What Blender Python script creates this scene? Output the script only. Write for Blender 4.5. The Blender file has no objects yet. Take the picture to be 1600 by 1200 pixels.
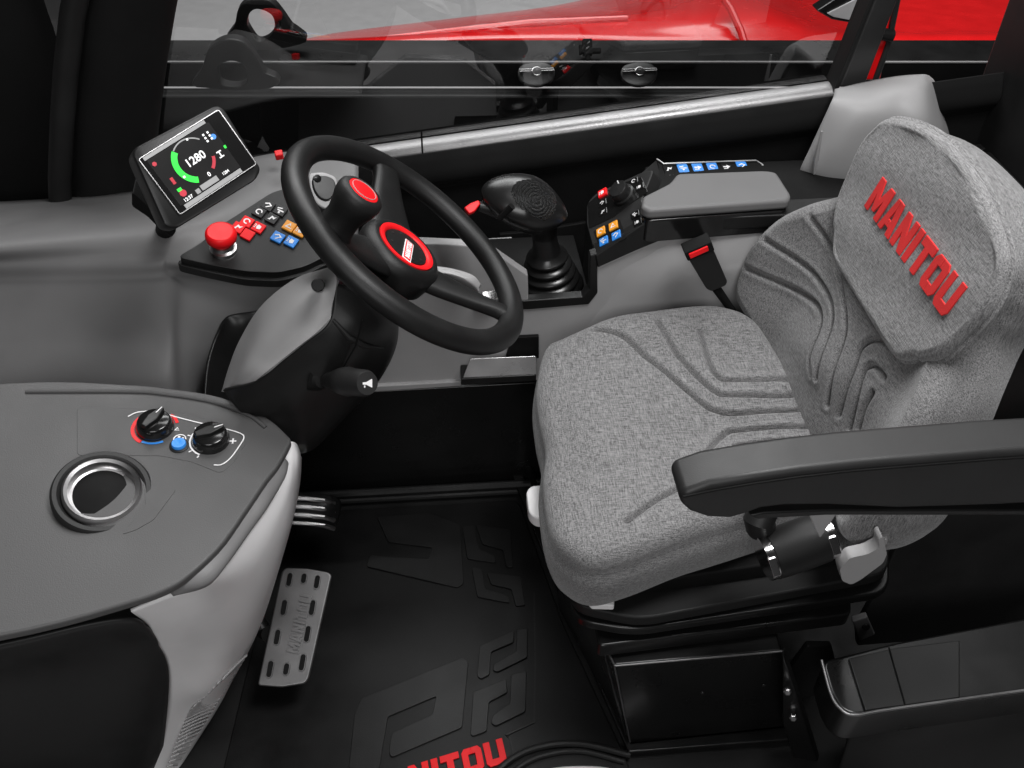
import bpy, bmesh, math, random
import numpy as np
from mathutils import Vector, Matrix
random.seed(4)
sc = bpy.context.scene
COL = sc.collection
V = Vector

# ------------------------------------------------------------------ camera
F = 1450.0; TH = math.radians(42); PS = math.radians(5); CAM = V((0, 0, 1.5))
_s, _c, _t, _d = math.sin(PS), math.cos(PS), math.sin(TH), math.cos(TH)
FW = V((_s*_d, _c*_d, -_t)); RT = V((_c, -_s, 0)); UP = V((_s*_t, _c*_t, _d))
cd = bpy.data.cameras.new('camera'); cam = bpy.data.objects.new('camera', cd); COL.objects.link(cam)
cd.sensor_width = 36; cd.lens = F/1600*36; cd.clip_start = .02; cd.clip_end = 200
cam.matrix_world = Matrix(((RT.x, UP.x, -FW.x, CAM.x), (RT.y, UP.y, -FW.y, CAM.y), (RT.z, UP.z, -FW.z, CAM.z), (0, 0, 0, 1)))
sc.camera = cam

def ray(px, py): return FW + RT*((px-800)/F) + UP*((600-py)/F)
def P(px, py, X=None, Y=None, Z=None):
    d = ray(px, py)
    t = (X-CAM.x)/d.x if X is not None else (Y-CAM.y)/d.y if Y is not None else (Z-CAM.z)/d.z
    return CAM + d*t
def px3(lst, **k): return [P(a, b, **k) for a, b in lst]

class Fr:
    """a local frame: origin, x axis, y axis, normal"""
    def __init__(s, o, n, xd):
        s.o = V(o); s.n = V(n).normalized(); s.x = (V(xd) - s.n*V(xd).dot(s.n)).normalized(); s.y = s.n.cross(s.x)
    def w(s, a, b, c=0): return s.o + s.x*a + s.y*b + s.n*c
    def at(s, px, py, c=0):
        d = ray(px, py); o = s.o + s.n*c
        return CAM + d*((o-CAM).dot(s.n)/d.dot(s.n))
    def loc(s, p):
        q = p - s.o; return q.dot(s.x), q.dot(s.y), q.dot(s.n)
    def l2(s, px, py, c=0):
        a = s.loc(s.at(px, py, c)); return a[0], a[1]
def plane3(a, b, c, o=None):
    n = (b-a).cross(c-a).normalized()
    if n.dot(CAM-a) < 0: n = -n
    return Fr(o or a, n, b-a)

# ------------------------------------------------------------------ materials
def nt(name):
    m = bpy.data.materials.new(name); m.use_nodes = True
    return m, m.node_tree.nodes, m.node_tree.links, m.node_tree.nodes['Principled BSDF']
def plastic(name, col, rough=.45, grain=.12, scale=900, spec=.5, metal=0, coat=0, var=.12, emit=0):
    m, N, L, b = nt(name)
    if not isinstance(col, tuple): col = (col*1.012, col*.995, col*1.0)
    b.inputs['Roughness'].default_value = rough; b.inputs['Metallic'].default_value = metal
    b.inputs['Specular IOR Level'].default_value = spec; b.inputs['Coat Weight'].default_value = coat
    b.inputs['Coat Roughness'].default_value = .12
    tc = N.new('ShaderNodeTexCoord')
    n1 = N.new('ShaderNodeTexNoise'); n1.inputs['Scale'].default_value = 14; n1.inputs['Detail'].default_value = 5
    L.new(tc.outputs['Object'], n1.inputs['Vector'])
    mr = N.new('ShaderNodeMapRange'); mr.inputs[1].default_value = .3; mr.inputs[2].default_value = .7
    mr.inputs[3].default_value = 1-var; mr.inputs[4].default_value = 1+var
    L.new(n1.outputs['Fac'], mr.inputs[0])
    mx = N.new('ShaderNodeVectorMath'); mx.operation = 'SCALE'; mx.inputs[0].default_value = col
    L.new(mr.outputs[0], mx.inputs['Scale']); L.new(mx.outputs[0], b.inputs['Base Color'])
    rr = N.new('ShaderNodeMapRange'); rr.inputs[1].default_value = .3; rr.inputs[2].default_value = .7
    rr.inputs[3].default_value = rough*.85; rr.inputs[4].default_value = min(1, rough*1.15)
    L.new(n1.outputs['Fac'], rr.inputs[0]); L.new(rr.outputs[0], b.inputs['Roughness'])
    if grain:
        n2 = N.new('ShaderNodeTexNoise'); n2.inputs['Scale'].default_value = scale; n2.inputs['Detail'].default_value = 2
        L.new(tc.outputs['Object'], n2.inputs['Vector'])
        bp = N.new('ShaderNodeBump'); bp.inputs['Strength'].default_value = grain; bp.inputs['Distance'].default_value = .001
        L.new(n2.outputs['Fac'], bp.inputs['Height']); L.new(bp.outputs[0], b.inputs['Normal'])
    if emit:
        b.inputs['Emission Color'].default_value = (*col, 1); b.inputs['Emission Strength'].default_value = emit
    return m
def fabric(name, rot, lo=.065, hi=.255):
    m, N, L, b = nt(name)
    b.inputs['Roughness'].default_value = .95; b.inputs['Specular IOR Level'].default_value = .15
    b.inputs['Sheen Weight'].default_value = .25
    tc = N.new('ShaderNodeTexCoord'); mp0 = N.new('ShaderNodeMapping'); mp0.inputs['Rotation'].default_value = rot
    L.new(tc.outputs['Object'], mp0.inputs['Vector'])
    outs = []
    for s in ((70, 820, 820), (820, 70, 820)):
        mp = N.new('ShaderNodeMapping'); mp.inputs['Scale'].default_value = s
        L.new(mp0.outputs[0], mp.inputs['Vector'])
        n = N.new('ShaderNodeTexNoise'); n.inputs['Scale'].default_value = 1; n.inputs['Detail'].default_value = 2.5
        L.new(mp.outputs[0], n.inputs['Vector']); outs.append(n.outputs['Fac'])
    ad = N.new('ShaderNodeMath'); ad.operation = 'ADD'; L.new(outs[0], ad.inputs[0]); L.new(outs[1], ad.inputs[1])
    n3 = N.new('ShaderNodeTexNoise'); n3.inputs['Scale'].default_value = 900; n3.inputs['Detail'].default_value = 1
    L.new(mp0.outputs[0], n3.inputs['Vector'])
    a2 = N.new('ShaderNodeMath'); a2.operation = 'MULTIPLY_ADD'; a2.inputs[1].default_value = .28
    L.new(n3.outputs['Fac'], a2.inputs[0]); L.new(ad.outputs[0], a2.inputs[2])
    cr = N.new('ShaderNodeValToRGB'); e = cr.color_ramp.elements
    mr = N.new('ShaderNodeMapRange'); mr.inputs[1].default_value = .80; mr.inputs[2].default_value = 1.48
    L.new(a2.outputs[0], mr.inputs[0]); L.new(mr.outputs[0], cr.inputs[0])
    e[0].position = .12; e[0].color = (lo, lo*.98, lo*.99, 1); e[1].position = .88; e[1].color = (hi, hi*.985, hi*.99, 1)
    L.new(cr.outputs[0], b.inputs['Base Color'])
    bp = N.new('ShaderNodeBump'); bp.inputs['Strength'].default_value = .5; bp.inputs['Distance'].default_value = .0015
    L.new(a2.outputs[0], bp.inputs['Height']); L.new(bp.outputs[0], b.inputs['Normal'])
    return m
M = {}
M['black'] = plastic('black_plastic', .0085, .42, .1, spec=.35)
M['matt'] = plastic('matt_black', .005, .7, .1, spec=.15)
M['gloss'] = plastic('gloss_black', .008, .18, .02, coat=.3)
M['paint'] = plastic('black_paint', .006, .3, .06, 300, coat=.15, spec=.35)
M['rubber'] = plastic('rubber', .008, .55, .15, 500, spec=.3)
M['wheel'] = plastic('wheel_foam', .007, .45, .25, 1100, spec=.35)
M['mat'] = plastic('floor_rubber', .005, .42, .2, 700, var=.2, spec=.25)
M['relief'] = plastic('relief_rubber', .0055, .42, .2, 700, var=.2, spec=.35)
M['grey'] = plastic('dash_grey', .13, .5, .18, 700, spec=.35, var=.035)
M['dark'] = plastic('charcoal', .016, .48, .14, 700, spec=.35)
M['mid'] = plastic('mid_grey', .31, .5, .15, 700, spec=.35, var=.035)
M['light'] = plastic('light_grey', .31, .5, .12, 700, spec=.35, var=.035)
M['ctop'] = plastic('console_top_grey', .068, .5, .18, 700, spec=.35, var=.035)
M['lip'] = plastic('lip_grey', .17, .45, .15, 700, spec=.35)
M['boot'] = plastic('boot_rubber', .008, .3, .05, 400, spec=.5)
M['tray'] = plastic('tray_metal', .5, .3, .1, 400, metal=.7)
M['pale'] = plastic('pale_grey', .8, .42, .1, 700, var=.03)
M['white'] = plastic('white_print', .75, .5, 0)
M['red'] = plastic('red_plastic', (.75, .008, .012), .42, .04, spec=.25)
M['redpaint'] = plastic('red_paint', (.78, .008, .010), .25, 0, coat=.5, var=.05)
M['redcloth'] = plastic('red_stitch', (.62, .02, .02), .8, .4, 900)
M['orange'] = plastic('orange_plastic', (.85, .33, .02), .4, .04)
M['blue'] = plastic('blue_plastic', (.03, .24, .72), .4, .04)
M['silver'] = plastic('silver', .62, .32, .08, 600, metal=1)
M['alu'] = plastic('cast_aluminium', .2, .42, .2, 500, metal=.8)
M['chrome'] = plastic('chrome', .75, .15, 0, metal=1)
M['glassdark'] = plastic('screen_glass', .01, .12, 0, coat=.3, var=.02)
M['screen'] = plastic('screen_back', .02, .15, 0, emit=.12)
M['e_white'] = plastic('screen_white', (.9, .9, .9), .4, 0, emit=.5)
M['e_green'] = plastic('screen_green', (.02, .75, .05), .4, 0, emit=.55)
M['e_red'] = plastic('screen_red', (.5, .02, .04), .4, 0, emit=.3)
M['e_blue'] = plastic('screen_blue', (.05, .25, .75), .4, 0, emit=.4)
M['e_grey'] = plastic('screen_grey', (.3, .3, .3), .4, 0, emit=.25)
M['cloth_seat'] = fabric('tweed_seat', (0, 0, 0))
M['cloth_back'] = fabric('tweed_back', (0, math.radians(90), 0))
M['cloth_head'] = fabric('tweed_head', (0, math.radians(90), 0), .085, .30)
M['ground'] = plastic('studio_floor', .62, .6, .02, var=.03)
M['steel'] = plastic('painted_steel', .018, .45, .05, coat=.2)
M['sill'] = plastic('brushed_sill', .22, .42, .4, 260, metal=.7, var=.15)
def glass():
    m, N, L, b = nt('window_glass'); N.remove(b)
    t = N.new('ShaderNodeBsdfTransparent'); t.inputs[0].default_value = (.78, .79, .79, 1)
    g = N.new('ShaderNodeBsdfGlossy'); g.inputs['Roughness'].default_value = 0; g.inputs[0].default_value = (1, 1, 1, 1)
    fr = N.new('ShaderNodeFresnel'); fr.inputs[0].default_value = 2.3
    mx = N.new('ShaderNodeMixShader'); L.new(fr.outputs[0], mx.inputs[0]); L.new(t.outputs[0], mx.inputs[1]); L.new(g.outputs[0], mx.inputs[2])
    L.new(mx.outputs[0], N['Material Output'].inputs[0]); return m
M['glass'] = glass()

# ------------------------------------------------------------------ object helpers
def thing(name, label, cat, loc=(0, 0, 0), group=None):
    o = bpy.data.objects.new(name, None); COL.objects.link(o); o.location = loc; o.empty_display_size = .05
    o['label'] = label; o['category'] = cat; o['kind'] = 'thing'
    if group: o['group'] = group
    return o
def adopt(o, parent):
    if parent is None: return
    o.parent = parent
    if parent.type == 'EMPTY': o.matrix_parent_inverse = Matrix.Translation(-V(parent.location))
def mk(name, verts, faces, mat, parent=None, bevel=0, seg=2, angle=35, mi=None, recalc=True, solid=0):
    me = bpy.data.meshes.new(name); me.from_pydata([tuple(v) for v in verts], [], faces)
    mats = mat if isinstance(mat, (list, tuple)) else [mat]
    for m in mats: me.materials.append(M[m])
    if mi is not None:
        for p, i in zip(me.polygons, mi): p.material_index = i
    if recalc:
        bm = bmesh.new(); bm.from_mesh(me); bmesh.ops.recalc_face_normals(bm, faces=bm.faces); bm.to_mesh(me); bm.free()
    for p in me.polygons: p.use_smooth = True
    me.set_sharp_from_angle(angle=math.radians(angle))
    o = bpy.data.objects.new(name, me); COL.objects.link(o)
    if solid:
        md = o.modifiers.new('solid', 'SOLIDIFY'); md.thickness = solid; md.offset = -1
    if bevel:
        md = o.modifiers.new('bevel', 'BEVEL'); md.width = bevel; md.segments = seg; md.limit_method = 'ANGLE'
        md.angle_limit = math.radians(32); md.harden_normals = True; md.use_clamp_overlap = True
    adopt(o, parent)
    return o
class MB:
    def __init__(s): s.v = []; s.f = []; s.m = []
    def add(s, vs, fs, mi=0):
        b = len(s.v); s.v += [V(q) for q in vs]; s.f += [tuple(b+i for i in f) for f in fs]; s.m += [mi]*len(fs); return s
    def prism(s, pts, vec, mi=0):
        n = len(pts); vec = V(vec)
        return s.add(list(pts) + [V(p)+vec for p in pts], [tuple(range(n)), tuple(range(2*n-1, n-1, -1))] + [(i, (i+1) % n, n+(i+1) % n, n+i) for i in range(n)], mi)
    def box(s, fr, a, b, c, ha, hb, hc, mi=0):
        pts = [fr.w(a+i*ha, b+j*hb, c-hc) for i, j in ((-1, -1), (1, -1), (1, 1), (-1, 1))]
        return s.prism(pts, fr.n*(2*hc), mi)
    def grid(s, g, closeu=False, closev=False, mi=0):
        n, k = len(g), len(g[0]); fs = []
        for i in range(n if closeu else n-1):
            for j in range(k if closev else k-1):
                fs.append((i*k+j, i*k+(j+1) % k, ((i+1) % n)*k+(j+1) % k, ((i+1) % n)*k+j))
        return s.add([p for r in g for p in r], fs, mi)
    def tube(s, pts, r, k=14, cap=True, mi=0, flat=1.0, side=None):
        pts = [V(p) for p in pts]; n = len(pts); g = []
        rs = r if isinstance(r, (list, tuple)) else [r]*n
        ref = side and V(side)
        for i, p in enumerate(pts):
            t = (pts[min(i+1, n-1)] - pts[max(i-1, 0)]).normalized()
            a = ref if ref else V((0, 0, 1)) if abs(t.z) < .9 else V((1, 0, 0))
            x = (a - t*a.dot(t)).normalized(); y = t.cross(x); ref = x
            g.append([p + x*(rs[i]*math.cos(q)) + y*(rs[i]*flat*math.sin(q)) for q in [2*math.pi*j/k for j in range(k)]])
        b = len(s.v); s.grid(g, closev=True, mi=mi)
        if cap:
            s.f.append(tuple(b+j for j in range(k))); s.m.append(mi)
            s.f.append(tuple(b+(n-1)*k+j for j in reversed(range(k)))); s.m.append(mi)
        return s
    def lathe(s, fr, prof, k=48, mi=0, ex=1.0, cap=True):
        g = [[fr.w(r*math.cos(q)*ex, r*math.sin(q), h) for q in [2*math.pi*j/k for j in range(k)]] for r, h in prof]
        b = len(s.v); s.grid(g, closev=True, mi=mi)
        if cap and prof[0][0] > 1e-5: s.f.append(tuple(b+j for j in range(k))); s.m.append(mi)
        if cap and prof[-1][0] > 1e-5: s.f.append(tuple(b+(len(prof)-1)*k+j for j in reversed(range(k)))); s.m.append(mi)
        return s
    def build(s, name, mat, parent=None, **kw):
        return mk(name, s.v, s.f, mat, parent, mi=s.m if isinstance(mat, (list, tuple)) else None, **kw)
def cr(ctrl, n, closed=False):
    A = np.array([tuple(p) for p in ctrl], float); m = len(A); out = []
    T = np.linspace(0, m if closed else m-1, n, endpoint=not closed)
    for t in T:
        i = int(math.floor(t)); f = t-i
        if closed: idx = [(i-1) % m, i % m, (i+1) % m, (i+2) % m]
        else:
            if i >= m-1: i = m-2; f = 1.0
            idx = [max(i-1, 0), i, i+1, min(i+2, m-1)]
        a, b, c, d = A[idx]
        if not closed:
            if i == 0: a = 2*b-c
            if i == m-2: d = 2*c-b
        out.append(.5*((2*b) + (c-a)*f + (2*a-5*b+4*c-d)*f*f + (3*b-a-3*c+d)*f**3))
    return np.array(out)
def loftgrid(rows, nu, nv):
    R = np.array([cr(r, nv) for r in rows])
    return np.stack([cr(R[:, j], nu) for j in range(nv)], axis=1)
def loft(name, rows, mat, parent=None, nu=24, nv=32, solid=.004, **kw):
    g = loftgrid(rows, nu, nv); mb = MB().grid([[V(p) for p in r] for r in g])
    return mb.build(name, mat, parent, recalc=True, solid=solid, angle=50, **kw)
def rnd(pts, r, n=5):
    """round the corners of a closed polygon of Vectors"""
    out = []; m = len(pts); rs = r if isinstance(r, (list, tuple)) else [r]*m
    for i in range(m):
        a, b, c = V(pts[i-1]), V(pts[i]), V(pts[(i+1) % m]); rr = rs[i]
        if rr <= 0: out.append(b); continue
        u, w = (a-b), (c-b); q = min(rr, u.length*.48, w.length*.48)
        p0 = b+u.normalized()*q; p1 = b+w.normalized()*q
        for k in range(n+1):
            t = k/n; out.append(p0*(1-t)**2 + b*2*t*(1-t) + p1*t*t)
    return out
def plate(name, pts, vec, mat, parent=None, r=0, bevel=.002, **kw):
    pts = [V(p) for p in pts]
    if r: pts = rnd(pts, r)
    return MB().prism(pts, vec).build(name, mat, parent, bevel=bevel, **kw)
def outline(name, pts, w, fr, mat, parent=None, closed=True, h=.0006):
    """thin raised line along points lying on a frame's plane"""
    mb = MB(); n = len(pts); pts = [V(p) for p in pts]; L = []; R = []
    for i in range(n):
        a = pts[i-1] if (closed or i) else pts[i]; b = pts[(i+1) % n] if (closed or i < n-1) else pts[i]
        s = fr.n.cross((b-a).normalized()); L.append(pts[i]+s*w/2); R.append(pts[i]-s*w/2)
    g = [[L[i], L[i]+fr.n*h, R[i]+fr.n*h, R[i]] for i in range(n)]
    mb.grid(g, closeu=closed); return mb.build(name, mat, parent)

# block lettering -------------------------------------------------------------
def _mir(p, c): return [(2*c-x, y) for x, y in reversed(p)]
_A = [(0, 0), (.33, 0), (.38, .2), (.53, .2), (.53, .4), (.43, .4), (.53, .74), (.53, 1), (.28, 1)]
_O = [(.5, 0), (.15, 0), (0, .15), (0, .85), (.15, 1), (.5, 1), (.5, .74), (.33, .74), (.33, .26), (.5, .26)]
LET = {'M': (1.25, [[(0, 0), (.32, 0), (.32, .55), (.52, .12), (.73, .12), (.93, .55), (.93, 0), (1.25, 0), (1.25, 1), (.88, 1), (.625, .5), (.37, 1), (0, 1)]]),
       'A': (1.06, [_A, _mir(_A, .53)]),
       'N': (1.0, [[(0, 0), (.33, 0), (.33, .5), (.67, 0), (1, 0), (1, 1), (.67, 1), (.67, .5), (.33, 1), (0, 1)]]),
       'I': (.34, [[(0, 0), (.34, 0), (.34, 1), (0, 1)]]),
       'T': (.94, [[(0, .73), (.3, .73), (.3, 0), (.64, 0), (.64, .73), (.94, .73), (.94, 1), (0, 1)]]),
       'O': (1.0, [_O, _mir(_O, .5)]),
       'U': (1.0, [[(0, 1), (0, .15), (.15, 0), (.85, 0), (1, .15), (1, 1), (.67, 1), (.67, .27), (.33, .27), (.33, 1)]])}
def letters(word, fr, a0, b0, h, wscale, depth, shear=0.12, gap=.12):
    mb = MB(); x = 0
    for ch in word:
        w, polys = LET[ch]
        for p in polys:
            mb.prism([fr.w(a0+(x+q[0]+q[1]*shear)*h*wscale, b0+q[1]*h, 0) for q in p], fr.n*depth)
        x += w+gap
    return mb, (x-gap)*h*wscale
def fonttext(s, fr, a, b, size, depth=.0006):
    cu = bpy.data.curves.new('t', 'FONT'); cu.body = s; cu.size = size; cu.align_x = 'CENTER'; cu.align_y = 'CENTER'; cu.resolution_u = 3; cu.offset = size*.018
    ob = bpy.data.objects.new('t', cu); COL.objects.link(ob)
    bpy.context.view_layer.update()
    me = bpy.data.meshes.new_from_object(ob.evaluated_get(bpy.context.evaluated_depsgraph_get()))
    vs = [fr.w(a+v.co.x, b+v.co.y, depth) for v in me.vertices]; fs = [tuple(p.vertices) for p in me.polygons]
    bpy.data.objects.remove(ob); bpy.data.curves.remove(cu); bpy.data.meshes.remove(me)
    return MB().add(vs, fs)
ICON = {
 'arrow': [[(-.4, -.1), (0, -.1), (0, -.3), (.4, 0), (0, .3), (0, .1), (-.4, .1)], [(-.4, -.38), (.1, -.38), (.1, -.26), (-.4, -.26)]],
 'bars': [[(-.4, .1), (.1, .25), (.1, .38), (-.4, .22)], [(-.3, -.1), (.4, -.1), (.4, .04), (-.3, .04)], [(-.1, -.4), (.1, -.4), (.1, -.16), (-.1, -.16)]],
 'lamp': [[(-.1, -.3), (.25, -.18), (.25, .18), (-.1, .3), (-.22, 0)], [(-.45, .16), (-.28, .13), (-.28, .21), (-.45, .24)], [(-.45, -.04), (-.28, -.04), (-.28, .04), (-.45, .04)], [(-.45, -.24), (-.28, -.21), (-.28, -.13), (-.45, -.16)]],
 'ring': [[(.35*math.cos(t), .35*math.sin(t)) for t in np.linspace(0, 5.2, 12)] + [(.22*math.cos(t), .22*math.sin(t)) for t in np.linspace(5.2, 0, 12)]],
 'wiper': [[(-.4, .1), (0, .36), (.4, .1), (.3, .0), (0, .2), (-.3, 0)], [(-.06, -.36), (.3, .0), (.22, .06), (-.14, -.3)]],
 'zig': [[(-.35, -.3), (-.1, -.3), (-.02, .05), (.2, -.1), (.4, .3), (.15, .15), (-.1, .28), (-.2, -.1)]],
 'tri': [[(-.38, -.3), (.38, -.3), (.3, -.18), (-.2, -.18), (0, .16), (.1, 0), (.2, .0), (0, .36)]],
}
def icon(kind, fr, a, b, size, c, rot=0):
    mb = MB(); k, s = math.cos(rot), math.sin(rot)
    for p in ICON[kind]:
        mb.prism([fr.w(a+(x*k-y*s)*size, b+(x*s+y*k)*size, c) for x, y in p], fr.n*.0005)
    return mb
def switch(name, parent, fr, a, b, ha, hb, mat, ic, h=.004, icmat='white', rot=0):
    mb = MB(); mb.box(fr, a, b, h/2, ha, hb, h/2)
    o = mb.build(name, mat, parent, bevel=.0012, seg=3)
    if ic: icon(ic, fr, a, b, min(ha, hb)*1.7, h, rot).build('icon', icmat, o)
    return o

# ------------------------------------------------------------------ setting
def structure(o): o['kind'] = 'structure'; return o
structure(mk('studio_floor', [(-30, -10, -.95), (30, -10, -.95), (30, 40, -.95), (-30, 40, -.95)], [(0, 1, 2, 3)], 'ground'))
wz = Fr((0, 0, 0), (0, 0, 1), (1, 0, 0))
structure(MB().box(wz, .1, .98, -.03, 1.8, .52, .022).build('cab_floor', 'rubber', None, bevel=.003))

# ------------------------------------------------------------------ floor mat
t = thing('floor_mat', 'black rubber floor mat with raised block pattern and red lettering', 'floor mat', (0, .95, -.008))
mp = px3([(330, 1280), (395, 1010), (470, 800), (810, 782), (880, 975), (985, 1200), (990, 1290)], Z=0)
plate('mat_sheet', mp, (0, 0, -.0075), 'mat', t, r=.02, bevel=.002)
def relief(lst, nm='raised_block'):
    q = [(540+a/2.858, 780+b/2.858) for a, b in lst]
    return plate(nm, rnd(px3(q, Z=.0035), .004, 3), (0, 0, -.005), 'relief', t, bevel=.0015)
RL = [[(70, 890), (520, 708), (548, 725), (520, 1018), (205, 1152), (193, 1130), (205, 1045), (388, 962), (405, 878), (188, 970), (150, 1200), (15, 1200), (40, 960)],
      [(600, 655), (752, 588), (750, 638), (650, 680), (642, 782), (605, 802), (588, 790)],
      [(765, 580), (812, 575), (812, 705), (680, 770), (658, 765), (660, 738), (762, 680)],
      [(570, 860), (717, 803), (722, 862), (640, 905), (630, 1035), (570, 1057), (558, 1050)],
      [(740, 785), (808, 766), (803, 947), (670, 1012), (650, 1000), (655, 968), (735, 912)],
      [(140, 80), (372, 60), (512, 115), (527, 375), (500, 394), (95, 300), (110, 250), (372, 268), (385, 215), (190, 190)],
      [(522, 125), (572, 115), (600, 225), (665, 250), (672, 282), (543, 265)],
      [(582, 115), (737, 135), (748, 302), (718, 300), (702, 225), (610, 200)],
      [(563, 305), (610, 310), (625, 400), (725, 430), (732, 462), (588, 435)],
      [(630, 325), (782, 345), (802, 472), (760, 477), (740, 400), (650, 380)]]
for l in RL: relief(l)
ol = [(540+a/2.858, 780+b/2.858) for a, b in [(842, 420), (848, 700), (842, 998), (715, 1055), (733, 1068), (750, 1138), (838, 1105)]]
outline('raised_line', px3(ol, Z=0), .003, wz, 'relief', t, closed=False, h=.002)
fl = Fr(P(792, 1188, Z=.0005), (0, 0, 1), P(792, 1188, Z=0)-P(692, 1219, Z=0))
mb, wd = letters('MANITOU', fl, 0, 0, .043, .80, .003, shear=.1)
mb, wd = letters('MANITOU', fl, -wd, -.004, .043, .80, .003, shear=.1); mb.build('red_lettering', 'red', t, bevel=.0006)

# ------------------------------------------------------------------ lower bulkhead
t = thing('lower_bulkhead', 'black vertical kick panel under the grey side console, meeting the floor', 'panel', (0, 1.33, 0))
plate('bulkhead_sheet', [P(300, 640, Y=1.345), P(440, 617, Y=1.345), P(580, 612, Y=1.345), P(870, 596, Y=1.345), V((.75, 1.345, .3)), V((.75, 1.345, -.005)), V((-.75, 1.345, -.005)), V((-.75, 1.345, .3))], (0, .02, 0), 'paint', t, bevel=.003)
mb = MB()
mb.tube([(-.6, 1.335, .012), (.14, 1.325, .012), (.7, 1.32, .012)], .010, 10).build('skirting_bead', 'rubber', t)
MB().tube([(-.6, 1.322, .004), (.14, 1.312, .004), (.7, 1.3, .004)], .006, 8).build('skirting_bead', 'rubber', t)

# ------------------------------------------------------------------ side wall, sill, window
def sillpt(px, py, Y=1.66): return P(px, py, Y=Y)
S0, S1 = sillpt(600, 240), sillpt(1312, 140)
sd = (S1-S0)
def sl(k, dy=0, dz=0): return S0 + sd*k + V((0, dy, dz))
t = thing('cab_side_wall', 'black inner side wall below the window behind the joystick and armrest pad', 'wall', (.3, 1.62, .3))
rows = []
for dy, dz in ((.0, -.012), (-.01, -.03), (-.018, -.055), (-.005, -.075), (.004, -.14), (-.01, -.78)):
    rows.append([sl(k, dy, dz) for k in (-1.4, -.4, 0, .5, 1, 1.4)])
loft('wall_panel', rows, 'matt', t, 40, 40, solid=.012)
t = thing('window_sill', 'silver brushed sill strip running along the foot of the side window', 'window sill', tuple(S0))
for k0, k1 in ((-.62, .082), (.086, 1.0)):
    g = []
    for k in np.linspace(k0, k1, 12):
        g.append([sl(k, dy, dz) for dy, dz in ((.034, -.03), (.034, .004), (.024, .005), (.010, .002), (.002, -.003), (-.002, -.009), (-.002, -.013), (.004, -.017), (.02, -.03))])
    MB().grid(g, closev=True).build('sill_strip', 'sill', t, angle=60)
t = thing('side_window', 'clear side window pane with faint reflections above the silver sill', 'window', tuple(S0+V((.3, .03, .01))))
tilt = math.tan(math.radians(2.2))
a, b = sl(-.62, .036, .006), sl(1.02, .036, .006)
up = V((0, -tilt, 1))*.75
mk('glass_pane', [a, b, b+up, a+up], [(0, 1, 2, 3)], 'glass', t)

# pillars
t = thing('front_pillar', 'black curved front cab pillar at the left end of the window', 'pillar', (-.5, 1.6, .6))
inner = [(232, 345), (236, 250), (246, 160), (256, 90), (272, 0), (300, -110)]
g = []
for i, (x, y) in enumerate(inner):
    p = P(x, y, Y=1.62)
    g.append([p+V((dx, dy, 0)) for dx, dy in ((0, .06), (.0, .02), (-.02, -.02), (-.07, -.05), (-.13, -.04), (-.15, .03), (-.13, .08))])
MB().grid(cr_g := [[V(q) for q in r] for r in loftgrid(g, 20, 24)], closev=True).build('pillar_tube', 'matt', t)
rail = [p[4]+V((-.02, -.02, 0)) for p in g]
MB().tube(rail, .02, 12).build('pillar_seal', 'rubber', t)
plate('pillar_infill', [P(150, 420, Y=1.72), P(215, 380, Y=1.72), P(228, -150, Y=1.72), P(-60, -150, Y=1.72), P(-60, 420, Y=1.72)], (0, .03, 0), 'matt', t, bevel=.004)
t = thing('rear_pillar', 'dark slanted rear cab pillar at the right end of the window', 'pillar', tuple(P(1330, 130, Y=1.66)))
plate('pillar_post', px3([(1310, 138), (1366, 0), (1390, -80), (1424, -80), (1403, 0), (1352, 134)], Y=1.66), (0, .06, 0), 'steel', t, bevel=.006, seg=3)
plate('pillar_seal', px3([(1304, 140), (1360, 0), (1384, -80), (1390, -80), (1366, 0), (1311, 140)], Y=1.655), (0, .05, 0), 'rubber', t, bevel=.002)
t = thing('red_reflection', 'red reflection built as a short bar held by a black clamp behind the rear pillar', 'reflection', tuple(P(1360, 124, Y=1.74)))
plate('reflection_bar', px3([(1346, 126), (1372, 45), (1378, -80), (1410, -80), (1402, 10), (1376, 126)], Y=1.74), (0, .02, 0), 'redpaint', t, bevel=.005, seg=3)  # red bar stands in for a reflection, its shape is made up
MB().tube([P(1362, 50, Y=1.73), P(1394, 56, Y=1.73)], .012, 12).build('clamp', 'black', t)
MB().tube(px3([(1366, 130), (1388, 70), (1402, 0), (1414, -80)], Y=1.735), .006, 10).build('cable', 'dark', t)

# rear quarter trim ---------------------------------------------------------
t = thing('rear_quarter_trim', 'grey moulded corner trim behind the seat beside the rear pillar', 'trim', tuple(P(1300, 250, Y=1.55)))
rows = [[P(1304, 139, Y=1.64), P(1350, 128, Y=1.64), P(1400, 119, Y=1.64), P(1440, 116, Y=1.64), P(1452, 118, Y=1.68)],
        [P(1303, 148, Y=1.60), P(1350, 143, Y=1.585), P(1400, 140, Y=1.57), P(1444, 138, Y=1.58), P(1462, 130, Y=1.68)],
        [P(1297, 163, Y=1.57), P(1345, 172, Y=1.54), P(1400, 180, Y=1.53), P(1450, 186, Y=1.53), P(1476, 170, Y=1.68)],
        [P(1267, 228, Y=1.56), P(1320, 225, Y=1.525), P(1400, 235, Y=1.52), P(1458, 245, Y=1.52), P(1490, 215, Y=1.68)],
        [P(1249, 268, Y=1.56), P(1300, 280, Y=1.525), P(1400, 310, Y=1.5), P(1462, 335, Y=1.5), P(1500, 290, Y=1.68)],
        [P(1252, 282, Y=1.58), P(1300, 305, Y=1.54), P(1400, 350, Y=1.52), P(1466, 385, Y=1.52), P(1505, 330, Y=1.68)]]
loft('trim_shell', rows, 'mid', t, 40, 36, solid=.02)
MB().tube(px3([(1284, 205), (1275, 250), (1272, 272)], Y=1.535), [.002, .005, .002], 8).build('trim_groove', 'mid', t)
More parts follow.
